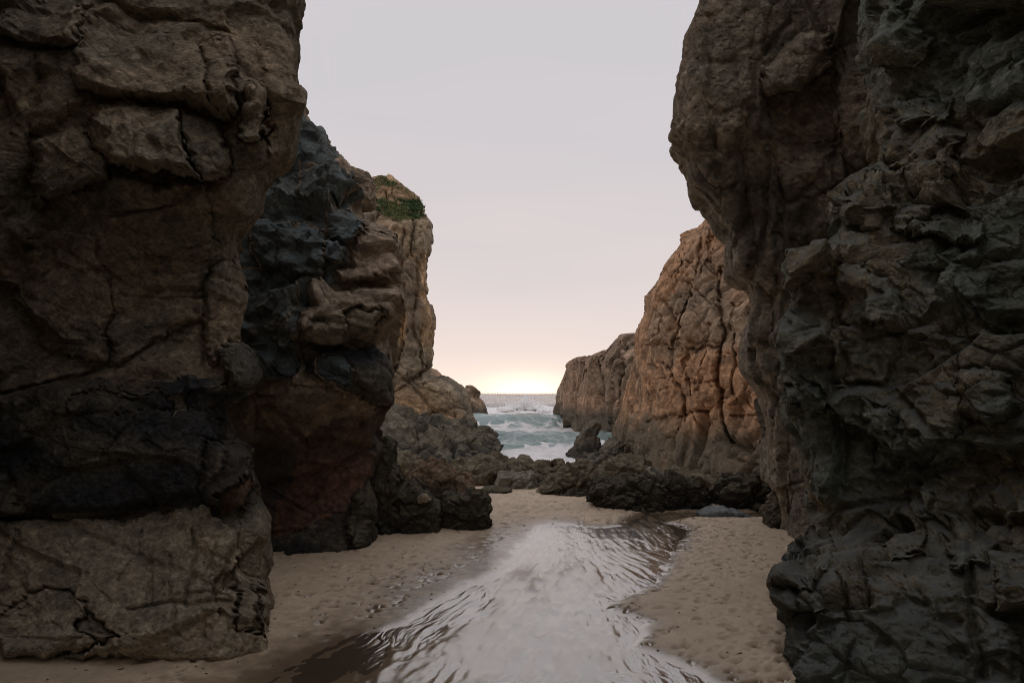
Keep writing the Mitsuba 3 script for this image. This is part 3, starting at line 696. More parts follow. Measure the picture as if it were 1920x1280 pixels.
# headland behind it
N_sil = [(625, 1190), (631, 1169), (639, 1158), (647, 1151), (656, 1142), (667, 1120), (674, 1088), (686, 1066), (708, 1059), (730, 1050), (751, 1042), (775, 1037), (783, 1046), (790, 1053), (800, 1060), (812, 1068), (826, 1078)]
nc = []
for py, s in N_sil + [(840, 1082), (842, 1084)]:
    row = []
    for t, o in [(0, 4), (0.04, 1.5), (0.15, 0.3), (0.4, 0), (0.7, 0), (1, 0)]:
        px = s + (1225 - s) * t
        Y = np.interp(px, [1037, 1070, 1110, 1150, 1225], [78, 68, 61, 55, 49]) + 3 * ss(680, 625, py)
        low = np.interp(px, [1095, 1118, 1150, 1160], [860, 816, 806, 804])       # the headland is undercut here
        row.append(at(px, min(py, low), Y + o + 0.35 * max(py - low, 0)))
    a, b = row[0], row[-1]
    nc.append([np.array([a[0] + 14, a[1] + 14, a[2]]), np.array([a[0] + 1.5, a[1] + 7, a[2]])] + row + [np.array([b[0] + 6, b[1], b[2]])])
N_ctrl = np.array(nc)
top = N_ctrl[:1].copy()
top[..., 1] += 8
N_ctrl = np.concatenate([top, N_ctrl])


def N_relief(P, n, px, py):
    d = fract(P, (4.0, 4.0, 5.5), 0.2, 0.8, 0.8, 0.05, 71, warp=0.2, sh=0.1, bw=0.08)
    d += fract(P, (1.5, 1.5, 2.2), 0.08, 0.3, 0.45, 0.06, 72, warp=0.2, bw=0.1)
    return d + 0.8 * (fbm3(P * 0.3, 2, 73) - 0.5) + 0.2 * (fbm3(P * 1.6, 3, 74) - 0.5)


cliff('headland', N_ctrl, N_relief, [([(1132, 668), (1178, 640), (1215, 640), (1200, 780), (1150, 800), (1140, 730)], 0.7, 0, 0, 8, 'rock_block')],
      [([(1129, 662), (1134, 700), (1139, 730), (1146, 805)], 3.0, 1.2), ([(1100, 690), (1082, 740), (1078, 780)], 2, 0.5), ([(1110, 740), (1140, 735)], 2, 0.4), ([(1170, 680), (1160, 740), (1180, 790)], 2, 0.5), ([(1150, 690), (1190, 720)], 2, 0.4)], 'headland_rock', 'brown headland sloping down to the sea beside the sunset glow on the right', 'headland')

# ================================================================ far left tower
D_sil = [(329, 712, 728), (334, 697, 738), (341, 684, 748), (350, 672, 758), (371, 655, 787), (390, 645, 791), (407, 640, 794), (422, 635, 805), (460, 635, 803), (495, 635, 800), (548, 635, 802), (596, 635, 814), (645, 635, 807), (685, 635, 805), (698, 635, 808), (712, 635, 834), (732, 635, 862), (760, 635, 876), (800, 635, 890), (840, 635, 890)]
dc = []
for py, l, r in D_sil:
    row = []
    Yb = np.interp(py, [329, 350, 378, 415, 430, 700, 840], [52.5, 51.5, 51.0, 49.2, 48.6, 48, 46.5])
    for t, o in [(0, 0.0), (0.25, 0), (0.5, 0), (0.75, 0), (0.92, 0.4), (1, 2.2)]:
        row.append(at(l + (r - l) * t, py, Yb + o))
    a, b = row[0], row[-1]
    dc.append([np.array([a[0] - 5, a[1] + 6, a[2]])] + row + [np.array([b[0] - 0.6, b[1] + 4, b[2]]), np.array([b[0] - 5, b[1] + 9, b[2]])])
D_ctrl = np.array(dc)
top = D_ctrl[:1].copy()
top[..., 1] += 5
top[..., 2] -= 1
D_ctrl = np.concatenate([top, D_ctrl])


def D_relief(P, n, px, py):
    d = fract(P, (1.8, 1.8, 5.0), 0.15, 0.50, 0.55, 0.05, 81, warp=0.18, bw=0.08)
    d += fract(P, (1.5, 1.5, 0.9), 0.07, 0.24, 0.22, 0.06, 82, warp=0.18, sh=0.08, bw=0.1)
    d += fract(P, (0.5, 0.5, 0.4), 0.02, 0.07, 0.08, 0.08, 83, warp=0.2, bw=0.12)
    return d + 0.6 * (fbm3(P * 0.3, 2, 84) - 0.5) + 0.16 * (fbm3(P * 1.6, 3, 85) - 0.5)


D_cracks = [([(757, 430), (752, 520), (755, 640)], 3, 0.5), ([(775, 420), (782, 520), (775, 600), (788, 700)], 2.5, 0.4), ([(735, 560), (770, 556), (800, 560)], 2, 0.25), ([(735, 690), (790, 745), (830, 790)], 3, 0.4), ([(740, 740), (800, 690)], 2, 0.3)]
D_key, DV, DN = cliff('sea_tower', D_ctrl, D_relief, [([(758, 470), (768, 470), (772, 560), (757, 565)], 0.3, 0, 0, 6, RB), ([(760, 590), (785, 585), (795, 640), (770, 670), (750, 640)], 0.4, 0, 0.1, 10, RB)], D_cracks, 'tower_rock',
                      'tall square topped rock tower with a green grassy ledge, left of the sea', 'sea stack')


# grass on ledges: real blades standing on the rock
def grass(key, V, N, poly, count, hgt, seed, minz=-1.0):
    rng = np.random.default_rng(seed)
    px, py, w = pix(V)
    m = np.nonzero((polydist(px, py, poly) > 0) & (w > 1) & (N[:, 2] > minz) & (((CAM - V) * N).sum(1) > 0.15 * w))[0]
    m = m[fbm3(V[m] * (0.45 / hgt), 2, seed) > 0.37]
    pick = rng.choice(m, count)
    base = V[pick] + rng.normal(0, hgt * 0.35, (count, 3)) * [1, 1, 0.6]
    h = hgt * rng.uniform(0.5, 1.3, count)
    ang = rng.uniform(0, 2 * np.pi, count)
    side = np.stack([np.cos(ang), np.sin(ang), 0 * ang], -1) * (0.16 * hgt * rng.uniform(0.7, 1.5, count))[:, None]
    lean = np.stack([rng.normal(0, 0.35, count), rng.normal(-0.25, 0.35, count), 0.7 + 0 * ang], -1) * h[:, None]
    v = np.stack([base - side, base + side, base + lean * 0.55 + side * 0.8, base + lean * 0.55 - side * 0.8, base + lean + [0, 0, -0.12 * hgt]], 1).reshape(-1, 3)
    o = np.arange(count)[:, None] * 5
    f = np.vstack([o + [0, 1, 2], o + [0, 2, 3], o + [3, 2, 4]])
    put(key, v, f, 'grass_blades')


def grasscol(p, n, uv):
    a = fbm(p.x * 1.3, p.y * 1.3, p.z * 1.3, 3)
    return mix((0.085, 0.135, 0.060), (0.19, 0.21, 0.10), smoothstep(0.35, 0.7, a))


scene['grass_blades_material'] = {'type': 'twosided', 'bsdf': {'type': 'principled', 'base_color': proc(grasscol), 'roughness': 0.7, 'specular': 0.2}}
grass('grass', DV, DN, [(700, 378), (735, 374), (760, 378), (785, 374), (794, 390), (795, 408), (770, 412), (738, 414), (722, 404), (702, 392)], 22000, 0.19, 91)
tag('grass', 'green grass covering the ledge near the top of the rock tower', 'grass', kind='stuff')
grass('grass_001', DV, DN, [(696, 340), (716, 331), (740, 340), (775, 362), (790, 376), (740, 352), (714, 350), (706, 362)], 1500, 0.14, 92)
tag('grass_001', 'thin green tufts along the crest of the rock tower', 'grass', kind='stuff')
grass('grass_002', MV, MN, [(1336, 404), (1372, 404), (1376, 424), (1350, 424)], 700, 0.24, 93)
tag('grass_002', 'small green patch on top of the orange cliff', 'grass', kind='stuff')

# low point below the tower
rock('low_headland', [(770, 690), (812, 697), (832, 711), (846, 724), (858, 733), (866, 734), (875, 731), (883, 728), (890, 732), (895, 742), (904, 755), (910, 768), (913, 780), (922, 791), (920, 806), (850, 820), (770, 810)], 86, 5, 'headland_rock',
     'low brown point of rock reaching into the sea on the left', 'headland', plain(0.35, 2.6, 95), sub=5, box=0.5)
# dark shelf under the tower
SH = plain(0.42, 1.3, 97, 0.4)
rock('rock_shelf', [(660, 800), (714, 784), (750, 776), (780, 790), (809, 797), (850, 799), (885, 803), (909, 812), (916, 826), (923, 841), (931, 856), (925, 880), (800, 890), (660, 890)], 41.5, 4.0, 'shelf_rock',
     'dark jumbled rock shelf at the foot of the tall tower', 'rock', SH, sub=6, box=0.5, lean=1.2)
# stack in the water and rocks beside it
rock('small_sea_stack', [(1064, 851), (1070, 846), (1076, 842), (1081, 826), (1085, 816), (1096, 801), (1099, 795), (1107, 793), (1115, 793), (1121, 796), (1121, 810), (1125, 836), (1124, 852), (1116, 862), (1070, 862)], 41, 1.0, 'shelf_rock',
     'small dark pointed rock standing in the foam', 'sea stack', plain(0.13, 0.8, 101), sub=5, box=0.3)
rock('leaning_rock', [(1092, 872), (1108, 858), (1126, 848), (1136, 834), (1148, 824), (1160, 822), (1172, 850), (1170, 880), (1130, 884)], 35, 1.3, 'shelf_rock',
     'dark slanting rocks right of the small stack, below the cliff corner', 'rock', plain(0.22, 0.8, 105), sub=5, box=0.4)

# ================================================================ boulders on the beach
BG = 'boulders in front of the sea'
rocks = [
    # name, outline, Y, T, mat, label, amp, scale, sub
    ('warm_boulder', [(768, 905), (772, 888), (790, 868), (805, 862), (815, 868), (832, 864), (848, 876), (862, 886), (880, 896), (890, 910), (893, 940), (880, 985), (800, 985), (765, 960)], 14.3, 0.65, 'warm_boulder', 'rounded tan boulder standing behind the black block on the left', 0.06, 0.42, 5),
    ('black_block', [(826, 952), (834, 925), (845, 920), (868, 924), (888, 916), (905, 918), (914, 930), (917, 950), (918, 984), (905, 991), (860, 992), (832, 990)], 13.4, 0.42, 'mussel_rock', 'square black mussel covered block at the right end of the left boulders', 0.05, 0.3, 5),
    ('black_boulder', [(720, 985), (735, 950), (750, 912), (762, 905), (778, 900), (790, 912), (812, 935), (824, 950), (827, 990), (815, 998), (740, 1003), (718, 1000)], 13.0, 0.5, 'mussel_rock', 'low black boulder with a pale chip in front of the tan boulder', 0.05, 0.35, 5),
    ('upright_rock', [(700, 1000), (702, 930), (706, 880), (712, 830), (722, 818), (734, 826), (738, 850), (733, 862), (745, 878), (752, 895), (750, 930), (752, 985), (730, 1004)], 12.9, 0.45, 'mussel_rock', 'upright dark rock leaning on the overhanging cliff', 0.05, 0.3, 5),
    ('flat_topped_rock', [(725, 870), (735, 853), (760, 852), (790, 856), (805, 864), (800, 895), (770, 897), (735, 897)], 20.5, 0.8, 'shore_rock', 'flat brown rock behind the tan boulder', 0.09, 0.6, 5),
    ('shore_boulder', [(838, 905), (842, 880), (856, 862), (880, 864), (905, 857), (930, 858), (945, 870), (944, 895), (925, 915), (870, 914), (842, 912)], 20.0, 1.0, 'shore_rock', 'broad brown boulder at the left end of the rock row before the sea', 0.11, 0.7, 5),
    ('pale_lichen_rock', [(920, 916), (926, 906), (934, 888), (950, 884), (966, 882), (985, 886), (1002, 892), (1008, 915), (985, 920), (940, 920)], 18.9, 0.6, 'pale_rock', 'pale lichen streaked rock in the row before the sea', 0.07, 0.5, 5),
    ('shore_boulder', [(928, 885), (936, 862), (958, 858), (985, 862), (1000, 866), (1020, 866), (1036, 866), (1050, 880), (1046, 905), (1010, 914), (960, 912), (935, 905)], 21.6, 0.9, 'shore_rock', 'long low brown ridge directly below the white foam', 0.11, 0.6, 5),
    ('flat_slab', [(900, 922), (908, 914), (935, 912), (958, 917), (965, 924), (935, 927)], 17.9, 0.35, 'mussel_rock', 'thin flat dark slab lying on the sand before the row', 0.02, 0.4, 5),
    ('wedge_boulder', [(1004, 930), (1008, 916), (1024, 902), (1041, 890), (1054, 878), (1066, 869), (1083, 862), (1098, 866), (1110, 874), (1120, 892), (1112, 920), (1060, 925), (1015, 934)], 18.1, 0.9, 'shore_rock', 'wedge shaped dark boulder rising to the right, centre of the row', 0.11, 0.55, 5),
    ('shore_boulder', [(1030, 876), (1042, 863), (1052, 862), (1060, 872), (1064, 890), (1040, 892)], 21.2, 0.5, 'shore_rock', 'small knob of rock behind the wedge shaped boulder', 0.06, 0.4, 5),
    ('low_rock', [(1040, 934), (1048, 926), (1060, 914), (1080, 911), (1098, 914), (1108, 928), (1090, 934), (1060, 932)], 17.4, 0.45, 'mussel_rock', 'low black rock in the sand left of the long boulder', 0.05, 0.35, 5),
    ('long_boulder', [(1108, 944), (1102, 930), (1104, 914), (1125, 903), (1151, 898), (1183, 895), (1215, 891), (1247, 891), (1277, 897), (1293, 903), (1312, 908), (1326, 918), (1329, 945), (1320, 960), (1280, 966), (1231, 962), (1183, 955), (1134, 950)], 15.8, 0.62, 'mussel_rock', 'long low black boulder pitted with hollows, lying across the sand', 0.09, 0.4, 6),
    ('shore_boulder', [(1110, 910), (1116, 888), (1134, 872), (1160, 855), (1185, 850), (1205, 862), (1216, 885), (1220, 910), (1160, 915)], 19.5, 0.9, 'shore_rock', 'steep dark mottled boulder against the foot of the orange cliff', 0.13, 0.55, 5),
    ('pointed_rock', [(1208, 900), (1216, 886), (1224, 877), (1232, 882), (1244, 896), (1240, 906), (1212, 906)], 17.6, 0.4, 'pale_rock', 'small pointed tan rock behind the long boulder', 0.05, 0.3, 5),
    ('shore_boulder', [(1236, 910), (1250, 888), (1268, 880), (1285, 884), (1310, 890), (1335, 896), (1346, 908), (1340, 925), (1260, 922)], 17.8, 0.7, 'shore_rock', 'smooth dark hump behind the right half of the long boulder', 0.07, 0.5, 5),
    ('dark_boulder', [(1330, 950), (1336, 925), (1348, 905), (1364, 896), (1385, 892), (1405, 892), (1428, 900), (1446, 912), (1450, 950), (1435, 962), (1370, 958), (1344, 956)], 15.9, 0.7, 'mussel_rock', 'rounded dark boulder between the long boulder and the right cliff', 0.09, 0.45, 5),
    ('black_wedge', [(1410, 905), (1416, 890), (1432, 876), (1446, 868), (1462, 872), (1462, 912), (1430, 914)], 17.5, 0.6, 'mussel_rock', 'small black wedge of rock at the foot of the orange cliff, far right', 0.06, 0.35, 5),
    ('blue_slab', [(1306, 962), (1322, 955), (1340, 952), (1357, 951), (1366, 955), (1385, 960), (1404, 965), (1420, 969), (1370, 974), (1320, 970)], 14.8, 0.35, 'slate_blue', 'smooth blue grey slab half buried beside the dark boulder', 0.025, 0.5, 5),
    ('pale_foot_rock', [(1432, 975), (1434, 958), (1442, 940), (1456, 928), (1470, 926), (1484, 950), (1486, 985), (1468, 992), (1440, 990)], 13.5, 0.4, 'shore_rock', 'rounded grey rock at the base of the leaning cliff', 0.06, 0.3, 5),
]
for i, (nm, ol, Y, t, m, lab, amp, s, sub) in enumerate(rocks):
    rel0 = plain(amp, s, 110 + 5 * i, 0.35)

    def rel(P, n, px, py, rel0=rel0, amp=amp, s=s, i=i):
        return rel0(P, n, px, py) + scoops(P, (s * 0.6,) * 3, amp * 0.7, 300 + i, 0.4)
    rock(nm, ol, Y, t, m, lab, 'rock' if 'slab' in nm else 'boulder', rel, sub=sub, foot=0.28 if 'slab' not in nm else 0.05)
V, f = rock(None, [(782, 932), (790, 925), (800, 926), (808, 936), (800, 941), (784, 944)], 12.55, 0.10, None, None, None, plain(0.01, 0.2, 400), sub=3)
put('black_boulder__pale_chip', V, f, 'granite_pale')


# ================================================================ sand, with the stream bed pressed in
def ground(pts):
    out = []
    for px, py in pts:
        d = FWD + np.array([(px - 960) / F, 0, 0]) + UP * ((640 - py) / F)
        out.append((CAM + d * (-H / d[2]))[:2])
    return np.array(out)


STREAM = ground([(1032, 983), (1000, 1009), (975, 1040), (935, 1072), (897, 1098), (813, 1145), (740, 1181), (636, 1207), (530, 1245), (420, 1330), (420, 1500), (1420, 1500), (1385, 1300), (1292, 1254), (1209, 1223), (1157, 1205), (1193, 1184), (1196, 1168), (1152, 1150),
                 (1126, 1134), (1150, 1115), (1209, 1093), (1240, 1067), (1246, 1040), (1275, 1010), (1285, 995), (1262, 985), (1240, 976), (1300, 967), (1435, 969), (1440, 963), (1330, 962), (1215, 964), (1195, 972), (1170, 985), (1120, 988)])
xs = np.concatenate([np.linspace(-40, -4.6, 24), np.arange(-4.5, 4.9, 0.024), np.linspace(5.0, 40, 24)])
ys = np.concatenate([np.linspace(-16, 4.4, 18), np.arange(4.5, 9, 0.027), np.arange(9, 14, 0.038), np.arange(14, 21, 0.07), np.linspace(21.1, 60, 50)])
X, Yg = np.meshgrid(xs, ys)
gx, gy = X.ravel(), Yg.ravel()
P3 = np.stack([gx, gy, 0 * gx], -1)
wob = np.stack([fbm3(P3 * 2.2, 3, 201), fbm3(P3 * 2.2, 3, 202)], -1) - 0.5
near = (np.abs(gx) < 6) & (gy < 17)
sd = np.full(len(gx), -5.0)
idx = np.nonzero(near)[0]
sd[idx] = polydist(gx[idx] + 0.3 * wob[idx, 0], gy[idx] + 0.45 * wob[idx, 1], STREAM)
zs = 0.05 * (fbm3(P3 * 0.45, 3, 203) - 0.5) * ss(0.0, 0.8, -sd) + 0.008 * (fbm3(P3 * 2.2, 3, 204) - 0.5) + 0.005 * (fbm3(P3 * 12, 3, 205) - 0.5)
zs += 0.055 * np.where(gx < 0.4 + 0.12 * (gy - 7), ss(0.0, 2.2, -sd), ss(0.0, 0.6, -sd)) * (np.abs(gx) < 9)
# flow lines fan out from the upper right towards the camera
across = (gx - 1.0) / (1.0 + 0.42 * np.maximum(11.6 - gy, 0)) * 2.2 + 0.06 * (gy - 8)
along = gy
wv = 0.9 * (fbm3(P3 * 0.9, 3, 206) - 0.5)
r1 = fbm3(np.stack([across * 2.4 + wv, along * 0.5, 0 * gx], -1), 3, 211)
ridge = 1 - np.abs(2 * fbm3(np.stack([across * 5 + 1.4 * wv, along * 1.1 + 5, 0 * gx], -1), 3, 212) - 1)
fine = 1 - np.abs(2 * fbm3(np.stack([across * 13 + 3 * wv, along * 2.2, 0 * gx], -1) + 0.8 * wob[:, :1], 2, 213) - 1)
soft = np.where(gx < 0.4 + 0.12 * (gy - 7), 0.42, 0.05)
inn = ss(-soft, soft + 0.12, sd)
mound = ground([(975, 1072), (1120, 1075), (1130, 1225), (860, 1190)])
bar = sum(h_ * np.exp(-(((gx - c_[0]) / wx_) ** 2 + ((gy - c_[1]) / wy_) ** 2)) for c_, h_, wx_, wy_ in zip(mound, (0.015, 0.005, 0.005, 0.005), (0.55, 0.3, 0.35, 0.4), (0.9, 0.9, 0.35, 0.5)))
bed = -0.0235 + bar + 0.022 * (r1 - 0.5) + 0.011 * ridge ** 4 + 0.007 * fine ** 4
bank = -0.02 * ss(-0.25, 0.0, sd)
zs = zs * (1 - 0.85 * inn) + inn * bed + bank * (1 - inn)
zs += np.where(gy > 19.5, -0.13 * np.maximum(gy - 19.5, 0), 0)
# footprints and wave washed marks
Z = zs.reshape(X.shape)
SDG = sd.reshape(X.shape)
rng = np.random.default_rng(77)
cl = rng.uniform([-3.4, 4.8], [4.2, 18], (130, 2))
made = 0
for k in range(7500):
    if rng.random() < 0.75:
        c = cl[rng.integers(len(cl))] + rng.normal(0, 0.55, 2)
    else:
        c = rng.uniform([-3.6, 4.7], [4.4, 18.5])
    i0, j0 = np.searchsorted(ys, c[1]), np.searchsorted(xs, c[0])
    if i0 >= len(ys) - 1 or j0 >= len(xs) - 1 or SDG[i0, j0] > (-0.45 if c[0] < 0.4 + 0.12 * (c[1] - 7) else -0.12) or c[1] < 4.6:
        continue
    r = rng.uniform(0.016, 0.040) * (1.6 if rng.random() < 0.08 else 1)
    a = rng.uniform(0, np.pi)
    st = rng.uniform(1.0, 2.0)
    R = 4 * r * st
    i1, i2 = np.searchsorted(ys, [c[1] - R, c[1] + R])
    j1, j2 = np.searchsorted(xs, [c[0] - R, c[0] + R])
    dx, dy = X[i1:i2, j1:j2] - c[0], Yg[i1:i2, j1:j2] - c[1]
    q = np.sqrt(((dx * np.cos(a) + dy * np.sin(a)) / st) ** 2 + (-dx * np.sin(a) + dy * np.cos(a)) ** 2) / r
    Z[i1:i2, j1:j2] += r * rng.uniform(0.4, 1.0) * (-np.exp(-(q ** 2.6)) + 0.25 * np.exp(-((q - 1.25) / 0.35) ** 2))
sandV = np.stack([gx, gy, Z.ravel()], -1)
sf = gridfaces(len(ys), len(xs))[:, ::-1]


def sandcol(p, n, uv):
    a = fbm(p.x * 0.8, p.y * 0.8, 2.0, 3)
    b = fbm(p.x * 9, p.y * 9, 4.0, 3)
    g = noise(p.x * 160, p.y * 160, p.z * 160)
    c = mix((0.50, 0.39, 0.275), (0.57, 0.45, 0.32), a) * (0.86 + 0.28 * b) * (0.85 + 0.3 * g)
    wet = smoothstep(0.030, -0.012, p.z + 0.02 * (b - 0.5))
    return mix(c, mi.Color3f(c) * mi.Color3f(0.42, 0.39, 0.37), wet)


def sandrough(p, n, uv):
    b = fbm(p.x * 9, p.y * 9, 4.0, 3)
    return dr.lerp(mi.Float(0.62), 0.10, smoothstep(0.030, -0.012, p.z + 0.02 * (b - 0.5)))


def sandbump(p, n, uv):
    return smoothstep(-0.025, 0.015, p.z) * (0.6 * fbm(p.x * 25, p.y * 25, 1.0, 3) + 0.4 * noise(p.x * 220, p.y * 220, 3.0))


def sandwet(p, n, uv):
    b = fbm(p.x * 5, p.y * 5, 4.0, 3)
    return 0.29 * smoothstep(0.006, -0.014, p.z + 0.006 * (b - 0.5))


scene['sand_surface_material'] = {'type': 'twosided', 'bsdf': {'type': 'bumpmap', 'arbitrary': proc(sandbump, eps=0.004), 'scale': 0.006,
                                                      'bsdf': {'type': 'blendbsdf', 'weight': proc(sandwet), 'a': {'type': 'principled', 'base_color': proc(sandcol), 'roughness': proc(sandrough), 'specular': 0.5},
                                                               'b': {'type': 'roughconductor', 'material': 'Ag', 'alpha': 0.06}}}}
put('sand', sandV, sf, 'sand_surface')
tag('sand', 'tan beach sand marked with footprints', kind='structure')

# water of the stream: a thin sheet at its own level, the sand bars rise through it
wm = np.nonzero((sd > -0.5) & near)[0]
ok = np.zeros(len(gx), bool)
ok[wm] = True
calm = ss(0.40, 0.62, fbm3(P3 * 0.7, 3, 223))
rip = (0.006 * ridge ** 5 + 0.005 * fine ** 5) * (0.3 + 0.9 * calm) - 0.001 + 0.0022 * (fbm3(np.stack([across * 26 + 4 * wv, along * 6, 0 * gx], -1), 2, 222) - 0.5)
waterV = np.stack([gx, gy, -0.0185 + rip], -1)
wf = sf[ok[sf].all(1)]


def watercol(p, n, uv):
    a = fbm(p.x * 1.2, p.y * 1.2, 6.0, 3)
    return mix((0.075, 0.055, 0.040), (0.12, 0.09, 0.065), a)


def waterbump(p, n, uv):
    u = (p.x - 1.0) / (1.0 + 0.42 * dr.maximum(11.6 - p.y, 0)) * 2.2 + 0.06 * p.y + 0.25 * fbm(p.x * 1.3, p.y * 1.3, 3.0, 2)
    a = 1 - dr.abs(2 * fbm(u * 14, p.y * 2.2, 1.0, 2) - 1)
    b = 1 - dr.abs(2 * fbm(u * 34, p.y * 5.0, 4.0, 2) - 1)
    k = smoothstep(0.30, 0.62, fbm(p.x * 0.9, p.y * 0.7, 8.0, 2))
    return k * (a + 0.4 * b)


scene['stream_water_material'] = {'type': 'twosided', 'bsdf': {'type': 'bumpmap', 'arbitrary': proc(waterbump, eps=0.006), 'scale': 0.009,
                                                      'bsdf': {'type': 'blendbsdf', 'weight': 0.30,
                                                               'a': {'type': 'principled', 'base_color': proc(watercol), 'roughness': 0.06, 'specular': 0.9},
                                                               'b': {'type': 'roughconductor', 'material': 'Ag', 'alpha': 0.05}}}}
put('stream', waterV, wf, 'stream_water')
tag('stream', 'shallow shining stream running over the sand towards the viewer', kind='structure')

# dark flecks of weed and shell on the sand
rng = np.random.default_rng(31)
fl_v, fl_f = np.array(trimesh.creation.icosphere(subdivisions=1).vertices), np.array(trimesh.creation.icosphere(subdivisions=1).faces)
fv, ff, have = [], [], 0
spots = rng.uniform([-3.2, 5.0], [4.0, 17], (70, 2))
while have < 1000:
    c = spots[rng.integers(70)] + rng.normal(0, 0.5, 2) if rng.random() < 0.7 else rng.uniform([-3.4, 4.8], [4.2, 18])
    i0, j0 = np.searchsorted(ys, c[1]), np.searchsorted(xs, c[0])
    if i0 >= len(ys) - 1 or j0 >= len(xs) - 1 or SDG[i0, j0] > -0.1:
        continue
    r = rng.uniform(0.003, 0.010) * np.array([rng.uniform(1, 2.6), rng.uniform(0.7, 1.2), 0.45])
    a = rng.uniform(0, 6.3)
    q = fl_v * (1 + rng.uniform(-0.35, 0.35, (len(fl_v), 1))) * r
    q = np.stack([q[:, 0] * np.cos(a) - q[:, 1] * np.sin(a), q[:, 0] * np.sin(a) + q[:, 1] * np.cos(a), q[:, 2]], -1)
    fv.append(q + [c[0], c[1], Z[i0, j0] + 0.002])
    ff.append(fl_f + have * len(fl_v))
    have += 1
scene['flecks_material'] = {'type': 'twosided', 'bsdf': {'type': 'diffuse', 'reflectance': {'type': 'rgb', 'value': [0.07, 0.055, 0.04]}}}
put('beach_flecks', np.vstack(fv), np.vstack(ff), 'flecks')
tag('beach_flecks', 'dark flecks of weed and shell scattered over the sand', 'beach debris', kind='stuff')

# ================================================================ sea
SEA = -1.0
pys = np.concatenate([[738.35, 738.6, 739.0], np.arange(739.6, 800, 0.7), np.arange(800, 885, 0.9)])
dist = np.minimum((H - SEA) * F / (pys - 738.0), 14000)
pxs = np.concatenate([np.linspace(-2500, 840, 16), np.arange(850, 1175, 1.6), np.linspace(1180, 4400, 16)])
D_, U_ = np.meshgrid(dist, (pxs - 960) / F, indexing='ij')
sx, sy = (U_ * D_).ravel(), D_.ravel()
S3 = np.stack([sx, sy, 0 * sx], -1)


def crest(y0, h, back, front, seed, xw=0.0):
    yy = sy + 7 * (fbm3(np.stack([sx * 0.09, 0 * sx, 0 * sx], -1), 2, seed) - 0.5)
    hh = h * (0.55 + 0.9 * fbm3(np.stack([sx * 0.12 + 5, 0 * sx, 0 * sx], -1), 2, seed + 1))
    t = yy - y0
    return hh * np.where(t > 0, np.exp(-(t / back) ** 2), np.exp(-(t / front) ** 2))


hz = crest(118, 1.25, 14, 7, 231) + crest(76, 1.15, 9, 5, 233) + crest(55, 0.55, 4, 3, 235) + crest(47, 0.35, 3, 2, 237) + crest(200, 0.8, 20, 12, 239)
hz += 0.9 * np.exp(-((sx - 2.2) / 3.0) ** 2 - ((sy - 118) / 7) ** 2)
chop = (fbm3(S3 * [0.35, 0.5, 1], 4, 241) - 0.5) * 0.55 + (fbm3(S3 * [1.3, 2.0, 1], 3, 242) - 0.5) * 0.28
hz += chop * ss(140, 60, sy) * ss(33, 44, sy)
hz += 0.10 * (fbm3(S3 * [1.5, 2.0, 1], 3, 243) - 0.5) * ss(160, 60, sy)
seaV = np.stack([sx, sy, SEA + hz], -1)
qf = gridfaces(len(pys), len(pxs))


def foam(p):
    w = 10 * (fbm(p.x * 0.12, p.y * 0.05, 3.0, 3) - 0.5)
    y = p.y + w
    m = smoothstep(134, 116, y) * smoothstep(84, 96, y) + 0.62 * smoothstep(76, 70, y) * smoothstep(58, 64, y) + 1.1 * smoothstep(49, 44, y)
    lace = fbm(p.x * 0.5, p.y * 0.35, p.z * 0.8, 4)
    thin = 1 - dr.abs(2 * fbm(p.x * 0.8 + 3, p.y * 0.55, 9.0, 3) - 1)
    m = m + 0.5 * smoothstep(0.80, 0.95, thin) * smoothstep(150, 120, p.y)
    return smoothstep(0.28, 0.60, 0.75 * m + 0.9 * (lace - 0.5) - 0.5 * smoothstep(125, 150, p.y))


def seacol(p, n, uv):
    teal = mix((0.15, 0.24, 0.23), (0.27, 0.36, 0.345), fbm(p.x * 0.4, p.y * 0.3, 2.0, 3))
    deep = mi.Color3f(0.12, 0.105, 0.095)
    return mix(mix(teal, deep, smoothstep(130, 190, p.y)), (0.80, 0.79, 0.78), foam(p))


def searough(p, n, uv):
    return dr.lerp(mi.Float(0.22), 0.8, foam(p))


def seabump(p, n, uv):
    return smoothstep(260, 60, p.y) * (fbm(p.x * 1.2, p.y * 2.2, 1.0, 3) + 0.4 * fbm(p.x * 5, p.y * 6, 1.0, 2))


scene['sea_water_material'] = {'type': 'twosided', 'bsdf': {'type': 'bumpmap', 'arbitrary': proc(seabump, eps=0.05), 'scale': 0.22,
                                                   'bsdf': {'type': 'principled', 'base_color': proc(seacol), 'roughness': proc(searough), 'specular': 0.5}}}
put('sea', seaV, qf, 'sea_water')
tag('sea', 'grey green sea with rows of foaming waves', kind='structure')

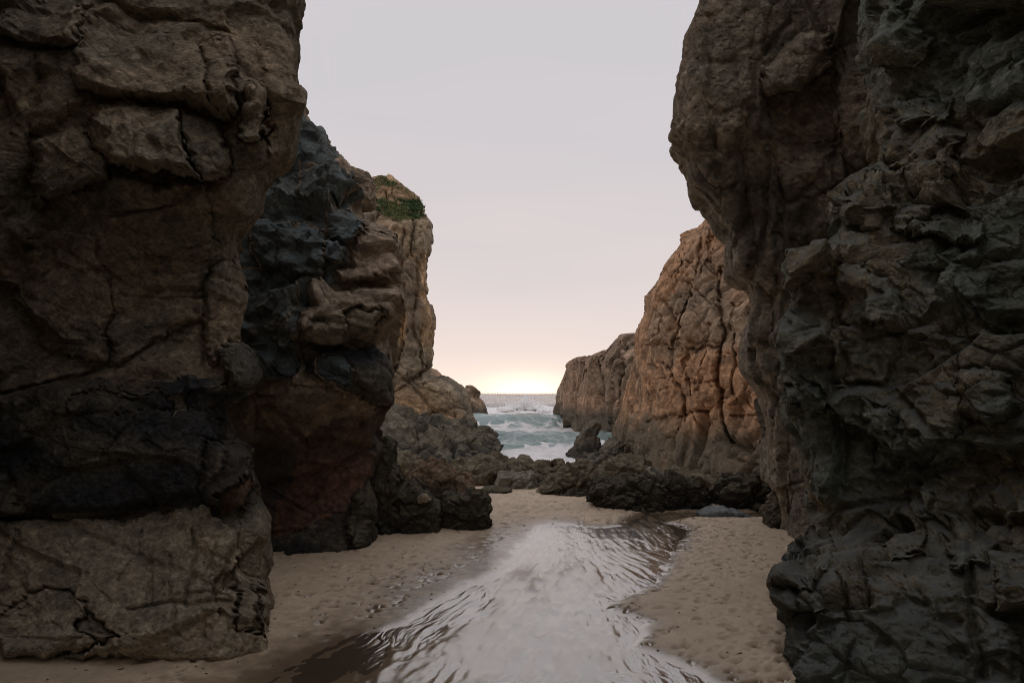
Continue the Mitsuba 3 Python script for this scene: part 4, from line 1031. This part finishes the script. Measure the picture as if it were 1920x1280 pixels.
# spray thrown up by the breaking wave
rng = np.random.default_rng(5)
n = 8000
t = rng.random(n)
low = rng.random(n) < 0.55
px = 985 + rng.normal(0, 1, n) * np.where(low, 15, 2.0 + 7 * t) + np.where(low, 0, 2 * np.sin(t * 9))
py = np.where(low, 757 + 0.010 * np.abs(px - 985) ** 1.5 + rng.normal(0, 2.2, n), 741 + 24 * t + rng.normal(0, 1.5, n))
c = at(px, py, 110 + rng.normal(0, 1.2, n))
ov = np.array([[1, 0, 0], [-1, 0, 0], [0, 1, 0], [0, -1, 0], [0, 0, 1], [0, 0, -1.0]])
of = np.array([[0, 2, 4], [2, 1, 4], [1, 3, 4], [3, 0, 4], [2, 0, 5], [1, 2, 5], [3, 1, 5], [0, 3, 5]])
r = rng.uniform(0.02, 0.05, n) * (0.6 + 0.9 * t)
v = [(c[:, None] + ov[None] * r[:, None, None] * rng.uniform(0.7, 1.4, (n, 1, 3))).reshape(-1, 3)]
ff = [(of[None] + (np.arange(n) * 6)[:, None, None]).reshape(-1, 3)]
for (x0, y0, hw, hh, sd_) in [(985, 757, 9, 13, 1), (978, 762, 16, 7, 2), (996, 762, 17, 8, 3), (1018, 769, 18, 5, 4), (952, 767, 20, 5, 5), (985, 773, 34, 6, 6), (948, 776, 22, 5, 7), (1020, 776, 20, 5, 8), (985, 780, 40, 4, 9)]:      # the dense white heart of the splash
    d_, f_ = ico(4)
    c0, k_ = at(x0, y0, 111.0), 111.0 / F
    bump_ = 1 + 0.9 * (fbm3(d_ * 2.2, 4, 600 + sd_) - 0.5)
    q = c0 + d_ * bump_[:, None] * [hw * k_, 2.6, hh * k_]
    q[:, 1] += (q[:, 2] - c0[2]) * 0.6 - 0.12 * (y0 - 757)                     # leans away like a breaking crest
    ff.append(f_ + sum(len(a_) for a_ in v))
    v.append(q)
v, ff = np.vstack(v), np.vstack(ff)
scene['spray_white_material'] = {'type': 'twosided', 'bsdf': {'type': 'diffuse', 'reflectance': {'type': 'rgb', 'value': [0.94, 0.93, 0.92]}}}
put('spray', v, ff, 'spray_white')
tag('spray', 'white plume of spray rising from the breaking wave', 'spray', kind='stuff')
